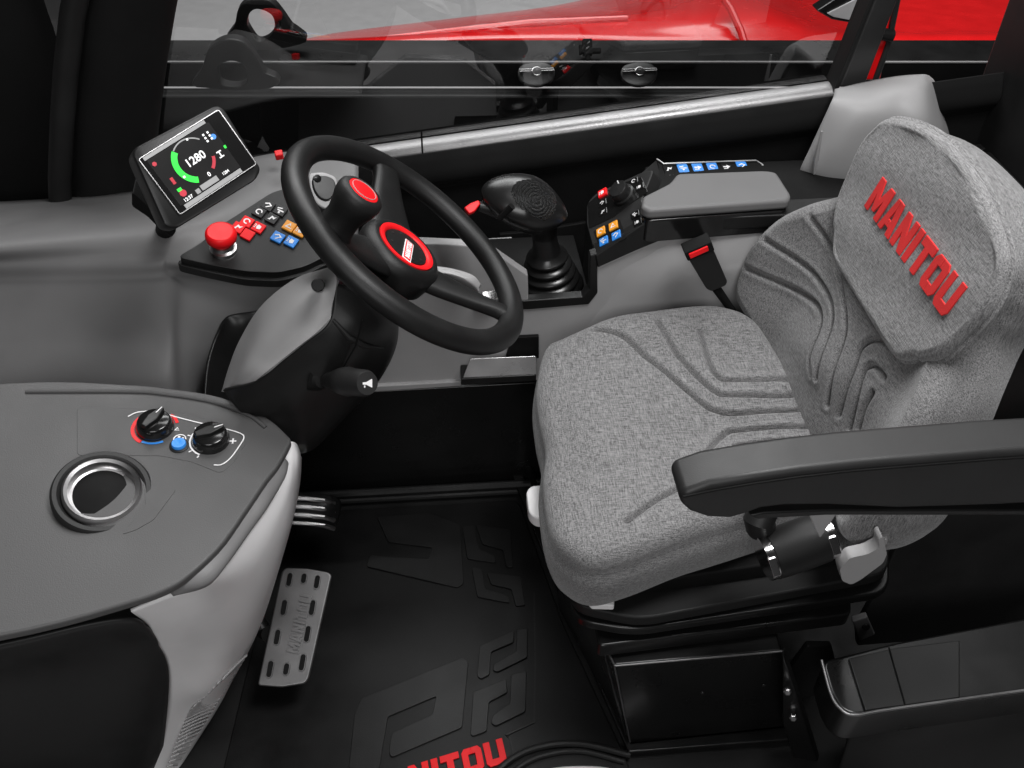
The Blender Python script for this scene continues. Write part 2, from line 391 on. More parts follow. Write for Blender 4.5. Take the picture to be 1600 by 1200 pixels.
plate('trim_backing', [V((.62, 1.62, .25)), V((1.3, 1.62, .25)), V((1.3, 1.62, .6)), V((.75, 1.62, .6))], (0, .02, 0), 'black', t)

# ------------------------------------------------------------------ outside
t = thing('engine_hood', 'bright red glossy engine hood seen through the side window', 'hood', (.4, 3.0, -.2))
rows = []
prof = [[(430, 66), (560, 84), (720, 84), (880, 84), (1040, 84), (1200, 84), (1380, 90), (1700, 90)],
        [(450, 64), (565, 62), (720, 54), (880, 52), (1040, 56), (1200, 56), (1360, 60), (1700, 60)],
        [(470, 62), (562, 56), (720, 46), (880, 34), (970, 26), (1180, 16), (1330, 40), (1700, 40)],
        [(490, 58), (562, 48), (720, 31), (860, 14), (960, 2), (1130, -28), (1300, -10), (1700, -10)],
        [(520, 52), (580, 44), (730, 26), (870, 8), (990, -20), (1140, -60), (1330, -60), (1700, -60)]]
for r, Y in zip(prof, (2.75, 2.8, 2.95, 3.4, 3.9)): rows.append([P(x, y, Y=Y) for x, y in r])
loft('hood_shell', rows, 'redpaint', t, 50, 90, solid=.02)
MB().tube([P(600, 62, Y=2.86), P(720, 48, Y=2.88), P(830, 36, Y=2.9), P(980, 30, Y=2.9)], .012, 10).build('hood_crease', 'redpaint', t)
hv = [P(1276, 17, Y=2.7), P(1312, -6, Y=2.7), P(1348, -14, Y=2.7), P(1340, 38, Y=2.7), P(1300, 31, Y=2.7)]
plate('lamp_surround', hv, (0, .05, 0), 'gloss', t, bevel=.004)
plate('lamp_lens', [P(1292, 21, Y=2.692), P(1346, -6, Y=2.692), P(1335, 33, Y=2.692), P(1303, 27, Y=2.692)], (0, .006, 0), 'pale', t, bevel=.003)
MB().tube([P(1125, -10, Y=2.9), P(1142, 15, Y=2.85), P(1158, 50, Y=2.78), P(1164, 70, Y=2.74)], .012, 10).build('hood_seam', 'redpaint', t)

t = thing('telescopic_boom', 'long dark steel boom lying level behind the window in front of the red hood', 'boom', (.2, 2.35, .5))
def band(y0, y1, Y0, Y1, nm, mat, x0=60, x1=1700):
    a, b = P(x0, y0, Y=Y1), P(x1, y0, Y=Y1); c, d = P(x1, y1, Y=Y0), P(x0, y1, Y=Y0)
    n = (b-a).cross(d-a).normalized()
    if n.dot(CAM-a) > 0: n = -n
    plate(nm, [a, b, c, d], n*.03, mat, t, bevel=.004, seg=3)
band(62, 96, 2.30, 2.42, 'boom_top_plate', 'paint')
band(98, 136, 2.292, 2.297, 'boom_side_plate', 'matt')
band(137, 150, 2.24, 2.285, 'boom_ledge', 'dark')
band(152, 260, 2.255, 2.235, 'boom_lower_plate', 'matt')
MB().tube([P(60, 97, Y=2.295), P(1700, 97, Y=2.295)], .003, 8).build('boom_edge', 'mid', t)
for x in (838, 998):
    c = P(x, 116, Y=2.275); fr = Fr(c, (0, -.6, .8), (1, 0, 0))
    s = MB().lathe(fr, [(.034, -.006), (.034, .006), (.026, .010), (0, .010)], 28, ex=1.4).build('valve_plug', 'black', t, angle=30)
    MB().box(fr, 0, .004, .013, .045, .0035, .003).lathe(Fr(c+fr.n*.011, fr.n, fr.x), [(.014, 0), (.012, .006), (0, .007)], 20).build('plug_cap', 'chrome', s, bevel=.001)
fr = Fr(P(917, 80, Y=2.33), (0, -.75, .66), (1, 0, 0))
mb = MB().box(fr, 0, .006, .01, .012, .02, .01).box(fr, .008, -.004, .012, .026, .006, .008).box(fr, -.018, .0, .012, .004, .012, .006).box(fr, 0, -.02, .01, .006, .008, .006)
mb.build('boom_latch', 'matt', t, bevel=.002)
def lug(name, label, outer, hole, Y, mat='black', thick=.035):
    o = px3(outer, Y=Y); h = px3(hole, Y=Y)
    o = [V(p) for p in cr(o, 60, True)]; h = [V(p) for p in cr(h, 60, True)]
    # rotate hole start to match
    c = sum(h, V())/60
    def ang(p): return math.atan2(p.z-c.z, p.x-c.x)
    def rs(l):
        s = sorted(l, key=ang); return s
    N = 60; A = [2*math.pi*i/N-math.pi for i in range(N)]
    def atang(l, q):
        best = None
        for i in range(len(l)):
            a, b = l[i-1], l[i]; d = V((math.cos(q), 0, math.sin(q))); e = b-a
            den = d.x*e.z-d.z*e.x
            if abs(den) < 1e-9: continue
            w = a-c; tt = (w.x*e.z-w.z*e.x)/den; ss = (w.x*d.z-w.z*d.x)/den
            if tt > 0 and -1e-6 <= ss <= 1+1e-6 and (best is None or tt > best): best = tt
        return c+V((math.cos(q), 0, math.sin(q)))*(best or .01)
    O = [atang(o, q) for q in A]; H = [atang(h, q) for q in A]; D = V((0, thick, 0))
    g = [O, H, [p+D for p in H], [p+D for p in O]]
    b = mk(name, [p for r in g for p in r], [(i*N+j, i*N+(j+1) % N, ((i+1) % 4)*N+(j+1) % N, ((i+1) % 4)*N+j) for i in range(4) for j in range(N)], mat, None, bevel=.004, seg=2)
    b['label'] = label; b['category'] = 'lifting lug'; b['kind'] = 'thing'; b['group'] = 'lifting lugs on the boom'; return b
lug('lifting_lug', 'taller black lifting lug with a round eye standing against the grey studio floor',
    [(352, 66), (366, 40), (372, 15), (386, 2), (405, -3), (425, 3), (442, 22), (456, 42), (470, 52), (480, 66), (430, 78), (390, 78)],
    [(404, 15), (424, 24), (429, 42), (421, 58), (404, 64), (392, 50), (386, 36), (391, 20)], 2.34)
lug('lifting_lug', 'lower dark lifting lug with a small opening, left of the taller one',
    [(298, 134), (314, 110), (324, 80), (340, 66), (360, 61), (382, 67), (400, 90), (416, 115), (438, 124), (425, 138), (370, 142), (320, 138)],
    [(343, 102), (362, 96), (380, 102), (386, 118), (382, 132), (362, 135), (345, 130), (340, 116)], 2.2)

# ------------------------------------------------------------------ dashboard
dash = thing('dashboard', 'grey moulded dashboard left of the steering wheel with coloured switches', 'dashboard', (-.4, 1.3, .3))
rows = [[P(-260, 330, Y=1.58), P(200, 300, Y=1.58), P(330, 262, Y=1.58), P(440, 238, Y=1.58), P(560, 235, Y=1.58)],
        [P(-260, 400, Z=.70), P(200, 350, Z=.69), P(330, 330, Z=.69), P(440, 290, Z=.675), P(560, 280, Z=.66)],
        [P(-260, 425, Z=.67), P(200, 402, Z=.665), P(280, 400, Z=.66), P(430, 400, Z=.64), P(560, 380, Z=.63)],
        [P(-260, 440, Z=.645), P(200, 432, Z=.64), P(280, 425, Z=.635), P(430, 436, Z=.61), P(560, 430, Z=.59)],
        [P(-260, 460, Z=.625), P(200, 455, Z=.62), P(300, 446, Z=.61), P(430, 452, Z=.585), P(560, 455, Z=.56)],
        [P(-260, 530, Z=.575), P(200, 520, Z=.57), P(290, 510, Z=.56), P(380, 510, Z=.53), P(480, 520, Z=.48)],
        [P(-260, 600, Z=.53), P(200, 600, Z=.52), P(290, 590, Z=.50), P(350, 575, Z=.46), P(440, 580, Z=.38)],
        [P(-260, 680, Z=.47), P(200, 680, Z=.45), P(290, 680, Z=.42), P(330, 660, Z=.36), P(400, 680, Z=.28)]]
loft('dash_shell', rows, 'grey', dash, 60, 60, solid=.01)
# recessed dark channel round the column
g = px3([(392, 490), (352, 498), (336, 520), (322, 560), (316, 620), (340, 660), (420, 700), (430, 600)], Y=1.12)
loft('column_channel', [[P(400, 486, Z=.56), P(356, 494, Z=.555), P(338, 520, Z=.555), P(322, 570, Z=.53), P(316, 640, Z=.49)],
                        [P(420, 505, Z=.54), P(385, 515, Z=.53), P(362, 540, Z=.52), P(345, 585, Z=.5), P(338, 655, Z=.46)],
                        [P(450, 560, Z=.46), P(430, 560, Z=.45), P(410, 580, Z=.44), P(400, 620, Z=.43), P(400, 690, Z=.4)]], 'black', dash, 20, 24, solid=.004)
pf = plane3(P(300, 402, Z=.672), P(480, 415, Z=.642), P(420, 300, Z=.705))
pod = [pf.at(x, y) for x, y in [(276, 402), (316, 378), (345, 352), (425, 300), (470, 288), (540, 300), (540, 400), (505, 402), (478, 416), (436, 426), (385, 424), (330, 414)]]
plate('switch_panel', pod, -pf.n*.022, 'black', dash, r=.012, bevel=.005, seg=4)
rim = [p+(p-sum(pod, V())/len(pod)).normalized()*.006-pf.n*.016 for p in pod]
plate('panel_skirt', rim, -pf.n*.02, 'dark', dash, r=.014, bevel=.006, seg=4)
def swpx(nm, fr, px, py, ha, hb, mat, ic, parent, **k):
    a, b = fr.l2(px, py); return switch(nm, parent, fr, a, b, ha, hb, mat, ic, **k)
# switches are rotated with the pod: a frame turned about the panel normal
def turned(fr, p0, p1): return Fr(fr.o, fr.n, fr.at(*p1)-fr.at(*p0))
ps = turned(pf, (386, 348), (404, 357))
for (x, y, mat, ic) in ((386, 348, 'red', 'ring'), (404, 357, 'red', 'lamp'), (387, 368, 'red', None), (372, 357, 'red', 'zig'),
                        (419, 323, 'black', 'wiper'), (438, 331, 'black', 'bars'), (405, 333, 'black', 'ring'), (425, 343, 'black', 'zig'),
                        (452, 355, 'orange', 'tri'), (469, 363, 'orange', 'lamp'), (434, 372, 'blue', 'wiper'), (455, 379, 'blue', 'lamp')):
    swpx('switch_button', ps, x, y, .0094, .0094, mat, ic, dash)
ef = Fr(pf.at(349, 388), pf.n*.7+V((0, 0, .5)), (1, 0, 0))
e = MB().lathe(ef, [(.021, -.004), (.021, .003), (.018, .004), (.0165, .005), (.0165, .012)], 40).build('stop_button_collar', 'silver', dash, angle=30)
MB().lathe(ef, [(.014, .010), (.014, .019), (.020, .0195), (.0235, .023), (.0245, .029), (.0235, .035), (.0205, .0385), (.0195, .039), (.019, .0385), (.017, .0385), (0, .0395)], 48).build('emergency_stop_button', 'red', dash, angle=40)
# small grey pad of the right window demister / upper dash corner
MB().box(Fr(P(437, 246, Y=1.5), (0, -.3, 1), (1, .2, 0)), 0, 0, .006, .007, .007, .006).build('red_marker', 'red', dash, bevel=.002)

# ------------------------------------------------------------------ monitor
mo = thing('display_monitor', 'tilted black colour display showing a green gauge, standing on the dashboard', 'display', tuple(P(262, 345, Z=.69)))
mf0 = Fr(P(300, 260, Y=1.1), (.45, -.7, .55), (1, 0, 0))
xd = (mf0.at(398, 255)-mf0.at(281, 338)) + (mf0.at(342, 174)-mf0.at(215, 247))
mf = Fr(P(300, 260, Y=1.1), (.45, -.7, .55), xd)
fc = [mf.at(x, y) for x, y in [(204, 234), (345, 160), (409, 264), (400, 281), (276, 357), (258, 354)]]
cen = sum(fc, V())/len(fc)
g0 = rnd(fc, [.012, .014, .006, .006, .005, .006]); N = len(g0)
gs = []
for sc_, dn in ((.965, .0), (.985, -.001), (1.0, -.005), (1.0, -.024), (.985, -.045), (.90, -.075), (.6, -.082)):
    gs.append([cen+(p-cen)*sc_+mf.n*dn for p in g0])
mb = MB().grid(gs, closev=True); mb.f.append(tuple(range(N))); mb.m.append(0); mb.f.append(tuple(range(6*N, 7*N))); mb.m.append(0)
mb.build('housing', 'black', mo, angle=40)
plate('rear_body', [P(a, b, Y=1.125) for a, b in [(206, 300), (262, 350), (276, 361), (268, 369), (246, 354), (230, 338), (206, 322)]], (0, .05, .01), 'matt', mo, r=.004, bevel=.004)
q4 = [mf.l2(*p) for p in ((215, 247), (342, 174), (398, 255), (281, 338))]
x0 = (q4[0][0]+q4[3][0])/2; x1 = (q4[1][0]+q4[2][0])/2; y1 = (q4[0][1]+q4[1][1])/2; y0 = (q4[2][1]+q4[3][1])/2
plate('front_glass', rnd([mf.w(a, b, .0035) for a, b in ((x0, y0), (x1, y0), (x1, y1), (x0, y1))], .003), -mf.n*.005, 'glassdark', mo, bevel=.0006)
outline('bezel_line', rnd([mf.w(a, b, .0036) for a, b in ((x0, y0), (x1, y0), (x1, y1), (x0, y1))], .003, 3), .0010, mf, 'silver', mo)
W, H = x1-x0, y1-y0
def sxy(u, v): return x0+u*W, y0+v*H      # u right, v up in the glass rectangle
scr = MB().prism([mf.w(*sxy(u, v), .0037) for u, v in ((.06, .1), (.83, .1), (.83, .92), (.06, .92))], mf.n*.0004).build('screen', 'screen', mo)
MB().prism([mf.w(*sxy(u, v), .0039) for u, v in ((.09, .015), (.82, .015), (.82, .085), (.09, .085))], mf.n*.0003).build('status_strip', 'e_grey', mo)
MB().prism([mf.w(*sxy(u, v), .0039) for u, v in ((.04, .93), (.80, .93), (.80, .985), (.04, .985))], mf.n*.0003).build('title_strip', 'e_grey', mo)
SF = Fr(mf.w(0, 0, .0043), mf.n, mf.x)
cx, cy = sxy(.47, .56); rr = H*.34
def arc(r0, r1, a0, a1, n=24):
    A = np.linspace(math.radians(a0), math.radians(a1), n)
    return [SF.w(cx+r1*math.cos(q), cy+r1*math.sin(q)) for q in A] + [SF.w(cx+r0*math.cos(q), cy+r0*math.sin(q)) for q in A[::-1]]
MB().prism(arc(rr*.78, rr*1.06, 128, 243), mf.n*.0003).build('gauge_arc', 'e_green', scr)
MB().prism(arc(rr*.96, rr*1.02, 40, 126), mf.n*.0003).build('gauge_scale', 'e_grey', scr)
MB().prism(arc(rr*.8, rr*.95, -58, -20), mf.n*.0003).build('gauge_red_zone', 'e_red', scr)
fonttext('1280', SF, cx+.001, cy, H*.18).build('speed_number', 'e_white', scr)
fonttext('0', SF, cx+.004, cy-H*.3, H*.1).build('gear_number', 'e_white', scr)
for k in range(3):
    for j in range(2): MB().box(SF, *sxy(.70+j*.055, .80-k*.055), .0002, .0013, .0013, .0002).build('status_dot', 'e_white', scr)
MB().box(SF, *sxy(.53, .87), .0002, .0012, .0012, .0002).build('status_dot', 'e_white', scr)
MB().box(SF, *sxy(.27, .43), .0002, .0014, .0014, .0002).build('status_dot', 'e_white', scr)
mb = MB()
mb.box(SF, *sxy(.73, .47), .0002, .0035, .0008, .0002).box(SF, *sxy(.73, .38), .0002, .0035, .0008, .0002).box(SF, *sxy(.73, .425), .0002, .0008, .004, .0002)
mb.build('axle_symbol', 'e_white', scr)
MB().lathe(Fr(SF.w(*sxy(.78, .70)), SF.n, SF.x), [(.0036, 0), (.0036, .0003), (0, .0003)], 20).build('blue_lamp', 'e_blue', scr)
MB().lathe(Fr(SF.w(*sxy(.10, .82)), SF.n, SF.x), [(.003, 0), (.003, .0003), (0, .0003)], 6).build('warning_lamp', 'e_red', scr)
MB().box(SF, *sxy(.15, .47), .0002, .002, .0045, .0002).build('warning_lamp', 'e_red', scr)
MB().lathe(Fr(SF.w(*sxy(.16, .24)), SF.n, SF.x), [(.0045, 0), (.0045, .0003), (0, .0003)], 16).build('warning_lamp', 'e_red', scr)
MB().box(SF, *sxy(.15, .31), .0002, .003, .002, .0002).build('green_lamp', 'e_green', scr)
MB().box(SF, *sxy(.82, .48), .0002, .0015, .002, .0002).build('green_lamp', 'e_green', scr)
fonttext('12:37', SF, *sxy(.17, .13), H*.075).build('clock', 'e_white', scr)
MB().box(SF, *sxy(.45, .15), .0002, .013, .0035, .0002).box(SF, *sxy(.30, .14), .0002, .003, .003, .0002).build('mode_box', 'e_grey', scr)
fonttext('1284', SF, *sxy(.66, .15), H*.065).build('hour_count', 'e_white', scr)
MB().tube([P(262, 345, Z=.735), P(258, 356, Z=.70), P(262, 366, Z=.665)], [.016, .014, .02], 16).build('monitor_foot', 'matt', mo)

# ------------------------------------------------------------------ steering column
col = thing('steering_column', 'steering column shroud in light grey and black with a stalk, below the wheel', 'steering column', (-.27, 1.02, .3))
g = loftgrid([[P(346, 612, Y=1.07), P(358, 572, Y=1.06), P(375, 530, Y=1.05), P(408, 478, Y=1.04), P(460, 436, Y=1.03), P(512, 418, Y=1.03)],
       [P(352, 612, Y=1.00), P(372, 580, Y=.985), P(395, 545, Y=.985), P(430, 505, Y=.985), P(478, 462, Y=.985), P(526, 436, Y=.99)],
       [P(366, 612, Y=.975), P(395, 585, Y=.962), P(420, 562, Y=.962), P(455, 526, Y=.965), P(490, 503, Y=.968), P(518, 482, Y=.972)],
       [P(380, 612, Y=.966), P(410, 586, Y=.950), P(440, 562, Y=.950), P(468, 540, Y=.952), P(495, 519, Y=.955), P(515, 498, Y=.96)]], 30, 40)
MB().grid([[V(p) for p in r] for r in g]).build('upper_shroud', 'light', col, solid=.006, bevel=.002, angle=50)
g = loftgrid([[P(352, 606, Y=.972), P(400, 594, Y=.956), P(440, 563, Y=.955), P(480, 532, Y=.958), P(515, 499, Y=.965), P(522, 440, Y=.995)],
       [P(372, 632, Y=.965), P(420, 625, Y=.952), P(470, 590, Y=.95), P(520, 552, Y=.952), P(556, 508, Y=.965), P(566, 460, Y=.995)],
       [P(405, 664, Y=.975), P(450, 655, Y=.965), P(500, 620, Y=.96), P(552, 578, Y=.962), P(588, 528, Y=.975), P(596, 470, Y=1.0)],
       [P(440, 690, Y=1.0), P(478, 690, Y=1.0), P(524, 650, Y=1.0), P(578, 594, Y=1.0), P(608, 540, Y=1.01), P(614, 480, Y=1.03)],
       [P(455, 705, Y=1.09), P(487, 697, Y=1.09), P(532, 652, Y=1.09), P(584, 596, Y=1.09), P(613, 540, Y=1.09), P(617, 480, Y=1.1)]], 40, 44)
MB().grid([[V(p) for p in r] for r in g]).build('lower_shroud', 'black', col, solid=.006, angle=50)
# parting line of the shroud halves and the lower crease
MB().tube(px3([(567, 500), (556, 540), (536, 575)], Y=.945) , .0011, 6).build('parting_line', 'matt', col)
MB().tube([P(520, 500, Y=.957), P(545, 528, Y=.948), P(570, 541, Y=.953), P(598, 544, Y=.975)], [.002, .004, .004, .002], 8).build('shroud_crease', 'black', col)
kf = Fr(P(498, 448, Y=.972), (.1, -.75, .65), (1, 0, 0))
MB().lathe(kf, [(.008, -.004), (.008, .004), (.0055, .005), (.0055, .012), (.0085, .013), (.0085, .02), (.007, .022), (0, .022)], 24).build('tilt_knob', 'gloss', col, angle=30)
a, b = P(500, 592, Y=.965), P(574, 599, Y=.87)
ax = (b-a)
st = MB().tube([a, a+ax*.3, a+ax*.36, a+ax*.5, a+ax*.62, a+ax*.66, a+ax*.95, a+ax], [.011, .0115, .014, .018, .0195, .018, .017, .0145], 28)
st = st.build('control_stalk', 'dark', col, angle=50)
hf = Fr(b+ax.normalized()*.0006, ax, (1, 0, 0)); hf = Fr(hf.o, hf.n, RT)
mb = MB()
for p in ([(-.4, -.08), (-.1, -.1), (.3, -.3), (.36, -.3), (.36, .3), (.3, .3), (-.1, .1), (-.4, .08)], [(-.3, -.3), (-.2, -.3), (-.2, -.14), (-.3, -.14)]):
    mb.prism([hf.w(x*.017, y*.017, 0) for x, y in p], hf.n*.0006)
mb.build('horn_icon', 'white', st)
MB().tube([P(488, 588, Y=.955), P(500, 592, Y=.952), P(505, 593, Y=.945)], [.02, .017, .012], 20).build('stalk_gaiter', 'matt', col)
# pale column-side lever and its chrome plate
lv = thing('transmission_lever', 'pale grey lever behind the steering wheel spokes above the column', 'lever', tuple(P(690, 440, Y=1.2)))
loft('lever_arm', [[P(676, 415, Y=1.18), P(709, 420, Y=1.18), P(739, 430, Y=1.18), P(752, 445, Y=1.18)],
                   [P(680, 426, Y=1.165), P(709, 430, Y=1.16), P(732, 440, Y=1.16), P(748, 454, Y=1.17)],
                   [P(684, 436, Y=1.18), P(709, 442, Y=1.18), P(729, 452, Y=1.18), P(746, 460, Y=1.18)]], 'light', lv, 14, 20, solid=.01)
lf = Fr(P(502, 298, Y=1.14), (.35, -.6, .7), (1, 0, .1))
gr = thing('indicator_paddle', 'grey framed paddle switch seen between the knob and the wheel rim', 'paddle', tuple(P(502, 300, Y=1.14)))
plate('paddle_frame', [lf.at(x, y) for x, y in [(481, 270), (506, 268), (526, 276), (530, 300), (516, 328), (503, 325), (492, 316), (484, 296)]], -lf.n*.012, 'light', gr, r=.006, bevel=.003, seg=3)
plate('paddle_pad', [lf.at(x, y, .004) for x, y in [(487, 276), (508, 273), (524, 280), (526, 300), (514, 314), (500, 310), (490, 296)]], -lf.n*.006, 'dark', gr, r=.008, bevel=.002)
MB().lathe(Fr(lf.at(496, 279, .004), lf.n, lf.x), [(.006, -.002), (.005, .002), (0, .003)], 18).build('paddle_stud', 'gloss', gr)
MB().tube([P(510, 325, Y=1.15), P(530, 360, Y=1.16), P(560, 420, Y=1.12)], .012, 14).build('paddle_stem', 'black', gr)

# ------------------------------------------------------------------ steering wheel
sw = thing('steering_wheel', 'black steering wheel with three spokes, red hub ring and spinner knob', 'steering wheel', (-.047, 1.142, .756))
wn = V((.642, .034, .766)).normalized(); wf = Fr((-.047, 1.142, .756), wn, (0, 1, 0))
R0 = .190
g = []
for i in range(120):
    q = 2*math.pi*i/120; c, s = math.cos(q), math.sin(q); row = []
    for k in range(20):
        p = 2*math.pi*k/20
        row.append(wf.w((R0+.019*math.cos(p))*c, (R0+.019*math.cos(p))*s, .017*math.sin(p)-.001*abs(math.sin(3*p))))
    g.append(row)
MB().grid(g, closeu=True, closev=True).build('rim', 'wheel', sw)
HF = Fr(wf.w(0, 0, -.017), wn, wf.x)
def spoke(px, py, w0, w1, mid=.5):
    a, b = wf.l2(px, py); d = V((a, b, 0)).normalized(); rows = []
    for k, (rr, c, hw, th) in enumerate(((.03, -.036, w0, .013), (.07, -.029, (w0*.75+w1*.25), .012), (.12, -.017, (w0*.3+w1*.55), .011), (.165, -.004, w1*.78, .011), (.184, -.001, w1*1.1, .010), (.192, 0, w1*1.3, .006))):
        ring = []
        for j in range(20):
            q = 2*math.pi*j/20; u = math.copysign(abs(math.cos(q))**.6, math.cos(q))*hw; v = math.copysign(abs(math.sin(q))**.8, math.sin(q))*th
            ring.append(wf.w(d.x*rr-d.y*u, d.y*rr+d.x*u, c+v))
        rows.append(ring)
    G = [[V(p) for p in r] for r in np.stack([cr([rows[i][j] for i in range(len(rows))], 22) for j in range(20)], axis=1)]
    MB().grid(G, closev=True).build('spoke', 'wheel', sw)
spoke(596, 245, .042, .030); spoke(790, 490, .032, .017); spoke(497, 372, .038, .028)
MB().lathe(HF, [(.062, -.04), (.066, -.012), (.064, -.002), (.056, .006), (.051, .0075), (.0475, .007), (.0475, .0045), (0, .0045)], 64).build('hub_cover', 'wheel', sw, angle=50)
MB().lathe(HF, [(.0470, .003), (.0466, .0085), (.0440, .0092), (.0400, .0085), (.0365, .006), (.036, .003)], 64).build('hub_ring', 'red', sw, angle=50)
MB().lathe(HF, [(.0358, .003), (.035, .0068), (.02, .0078), (0, .008)], 48).build('hub_cap', 'black', sw, angle=50)
# badge: white plate with red lettering, reading along the direction seen in the photo
bd = HF.at(640, 376, .008)-HF.at(634, 409, .008)
bf = Fr((HF.at(640, 376, .0082)+HF.at(634, 409, .0082))/2, wn, -bd); bf = Fr(bf.o, wn, bd)
bdg = plate('badge', [bf.w(a, b, 0) for a, b in ((-.029, -.0075), (.026, -.0075), (.029, .0075), (-.026, .0075))], wn*.0012, 'white', sw, r=.002, bevel=.0003)
plate('badge_field', [bf.w(a, b, .0013) for a, b in ((-.0265, -.0058), (.0245, -.0058), (.0265, .0058), (-.0245, .0058))], wn*.0004, 'red', bdg, bevel=0)
wd = letters('MANITOU', bf, 0, 0, .0085, .72, .0005)[1]
letters('MANITOU', Fr(bf.w(0, 0, .0018), wn, bf.x), -wd/2, -.0042, .0085, .72, .0005)[0].build('badge_lettering', 'white', bdg)
for q in (20, 60, 110, 200, 240, 300):
    o = HF.w(.028*math.cos(math.radians(q)), .028*math.sin(math.radians(q)), .0068); MB().lathe(Fr(o, wn, wf.x), [(.002, 0), (.0018, .0015), (0, .0016)], 10).build('hub_stud', 'steel', sw)
kc = wf.l2(515, 360); KN = Fr(wf.w(kc[0]*.97, kc[1]*.97, -.006), wn, wf.x)
MB().lathe(KN, [(0.02800, -0.00672), (0.02912, 0.00448), (0.02464, 0.01344), (0.02352, 0.03360), (0.02688, 0.04704), (0.03080, 0.05824), (0.03192, 0.06720), (0.03080, 0.07392), (0.02688, 0.07784), (0.02184, 0.07896), (0.02150, 0.07728), (0, 0.07728)], 48).build('spinner_knob', 'rubber', sw, angle=50)
MB().lathe(Fr(KN.w(0, 0, 0.07750), wn, bd), [(0.02184, -0.00112), (0.02106, 0.00134), (0.01344, 0.00291), (0, 0.00336)], 40).build('knob_insert', 'red', sw, angle=50)
MB().lathe(Fr(KN.w(0, 0, 0.07750), wn, bd), [(0.01780, 0.00202), (0.01760, 0.00291), (0.01715, 0.00291), (0.01690, 0.00224)], 40, cap=False).build('knob_ring', 'light', sw)
MB().tube([wf.w(0, 0, -.02), wf.w(0, 0, -.09), wf.w(0, 0, -.16)], [.05, .04, .055], 30).build('column_neck', 'black', sw)

# ------------------------------------------------------------------ side console
con = thing('side_console', 'grey side console with black switch top, coloured keys and padded armrest lid', 'console', (.35, 1.45, .3))
Yc = 1.33
def yv(l, y=Yc): return [P(a, b, Y=y) for a, b in l]
rows = [[P(420, 560, Y=Yc), P(600, 470, Y=Yc), P(700, 480, Y=Yc), P(830, 482, Y=Yc), P(915, 474, Y=Yc), P(933, 418, Y=Yc), P(994, 391, Y=Yc), P(1058, 365, Y=Yc), P(1200, 354, Y=Yc), P(1500, 330, Y=Yc)],
        ]
plate('front_panel', yv([(420, 617), (420, 470), (560, 440), (640, 380), (760, 385), (825, 430), (826, 482), (919, 473), (931, 458), (933, 418), (994, 391), (1058, 365), (1240, 352), (1520, 340), (1520, 560), (837, 595)]), (0, .02, 0), 'mid', con, bevel=.003)
# raised flowing fold on the panel
loft('panel_fold', [[P(940, 425, Y=1.333), P(1000, 400, Y=1.333), P(1060, 374, Y=1.333), P(1200, 362, Y=1.333)],
                    [P(945, 466, Y=1.333), P(1010, 440, Y=1.325), P(1070, 420, Y=1.322), P(1200, 400, Y=1.326)],
                    [P(900, 520, Y=1.333), P(1010, 480, Y=1.326), P(1070, 450, Y=1.322), P(1200, 430, Y=1.322)],
                    [P(900, 540, Y=1.334), P(1010, 530, Y=1.334), P(1100, 520, Y=1.334), P(1200, 520, Y=1.334)]], 'mid', con, 24, 24, solid=.002)
# black top: sloped pod in front, flat shelf behind
Apt = P(930, 402, Y=1.328); Bpt = P(1012, 342, Y=1.328)
cf = plane3(Apt, Bpt, P(916, 314, Z=Apt.z+.03))
top = [Apt, P(1012, 345, Y=1.328), cf.at(1003, 312), cf.at(1022, 264), cf.at(1000, 270), cf.at(930, 302), cf.at(916, 318), cf.at(916, 350)]
plate('switch_pod', top, -cf.n*.03, 'dark', con, r=[.004, .0, .0, .01, .0, .012, .012, 0], bevel=.004, seg=3)
plate('pod_side', yv([(930, 400), (1012, 345), (1240, 335), (1520, 322), (1520, 342), (1240, 352), (1058, 366), (994, 392), (934, 419)], 1.324), (0, .05, 0), 'black', con, bevel=.003)
plate('shelf', [V((.36, 1.335, .605)), V((1.1, 1.335, .605)), V((1.1, 1.6, .605)), V((.40, 1.6, .605))], (0, 0, -.03), 'matt', con, bevel=.004)
plate('gloss_inset', [cf.at(x, y, .0012) for x, y in [(918, 318), (932, 306), (975, 285), (1002, 276), (1012, 300), (985, 318), (960, 338), (920, 357)]], -cf.n*.002, 'gloss', con, r=.004, bevel=.0005)
c2 = turned(cf, (943, 364), (960, 355))
for x, y, m_, ic in ((940, 363, 'orange', 'ring'), (959.5, 354, 'orange', 'tri'), (944.5, 378, 'blue', 'bars'), (964, 369, 'blue', 'wiper')):
    swpx('switch_button', c2, x, y, .0088, .0088, m_, ic, con)
plate('switch_frame', [c2.at(x, y, .0008) for x, y in [(927, 361), (968, 342), (979, 372), (938, 391)]], -cf.n*.002, 'matt', con, r=.003, bevel=.0004)
swpx('switch_button', c2, 943, 303, .009, .0085, 'red', 'lamp', con, h=.005)
for x, y, ic in ((942, 318, 'wiper'), (943, 332, 'zig'), (991, 284, 'ring'), (1000, 293, 'lamp'), (993, 336, 'bars'), (997, 348, 'lamp')):
    swpx('switch_button', c2, x, y, .0085, .0068, 'gloss', ic, con, h=.0025)
rf = Fr(cf.at(976, 306), cf.n, cf.x)
k_ = MB().lathe(rf, [(.021, -.002), (.021, .006), (.018, .008), (.0175, .022), (.016, .024), (0, .0245)], 40).build('rotary_knob', 'black', con, angle=35)
MB().box(rf, .006, .011, .0247, .001, .004, .0004).build('pointer_mark', 'white', k_)
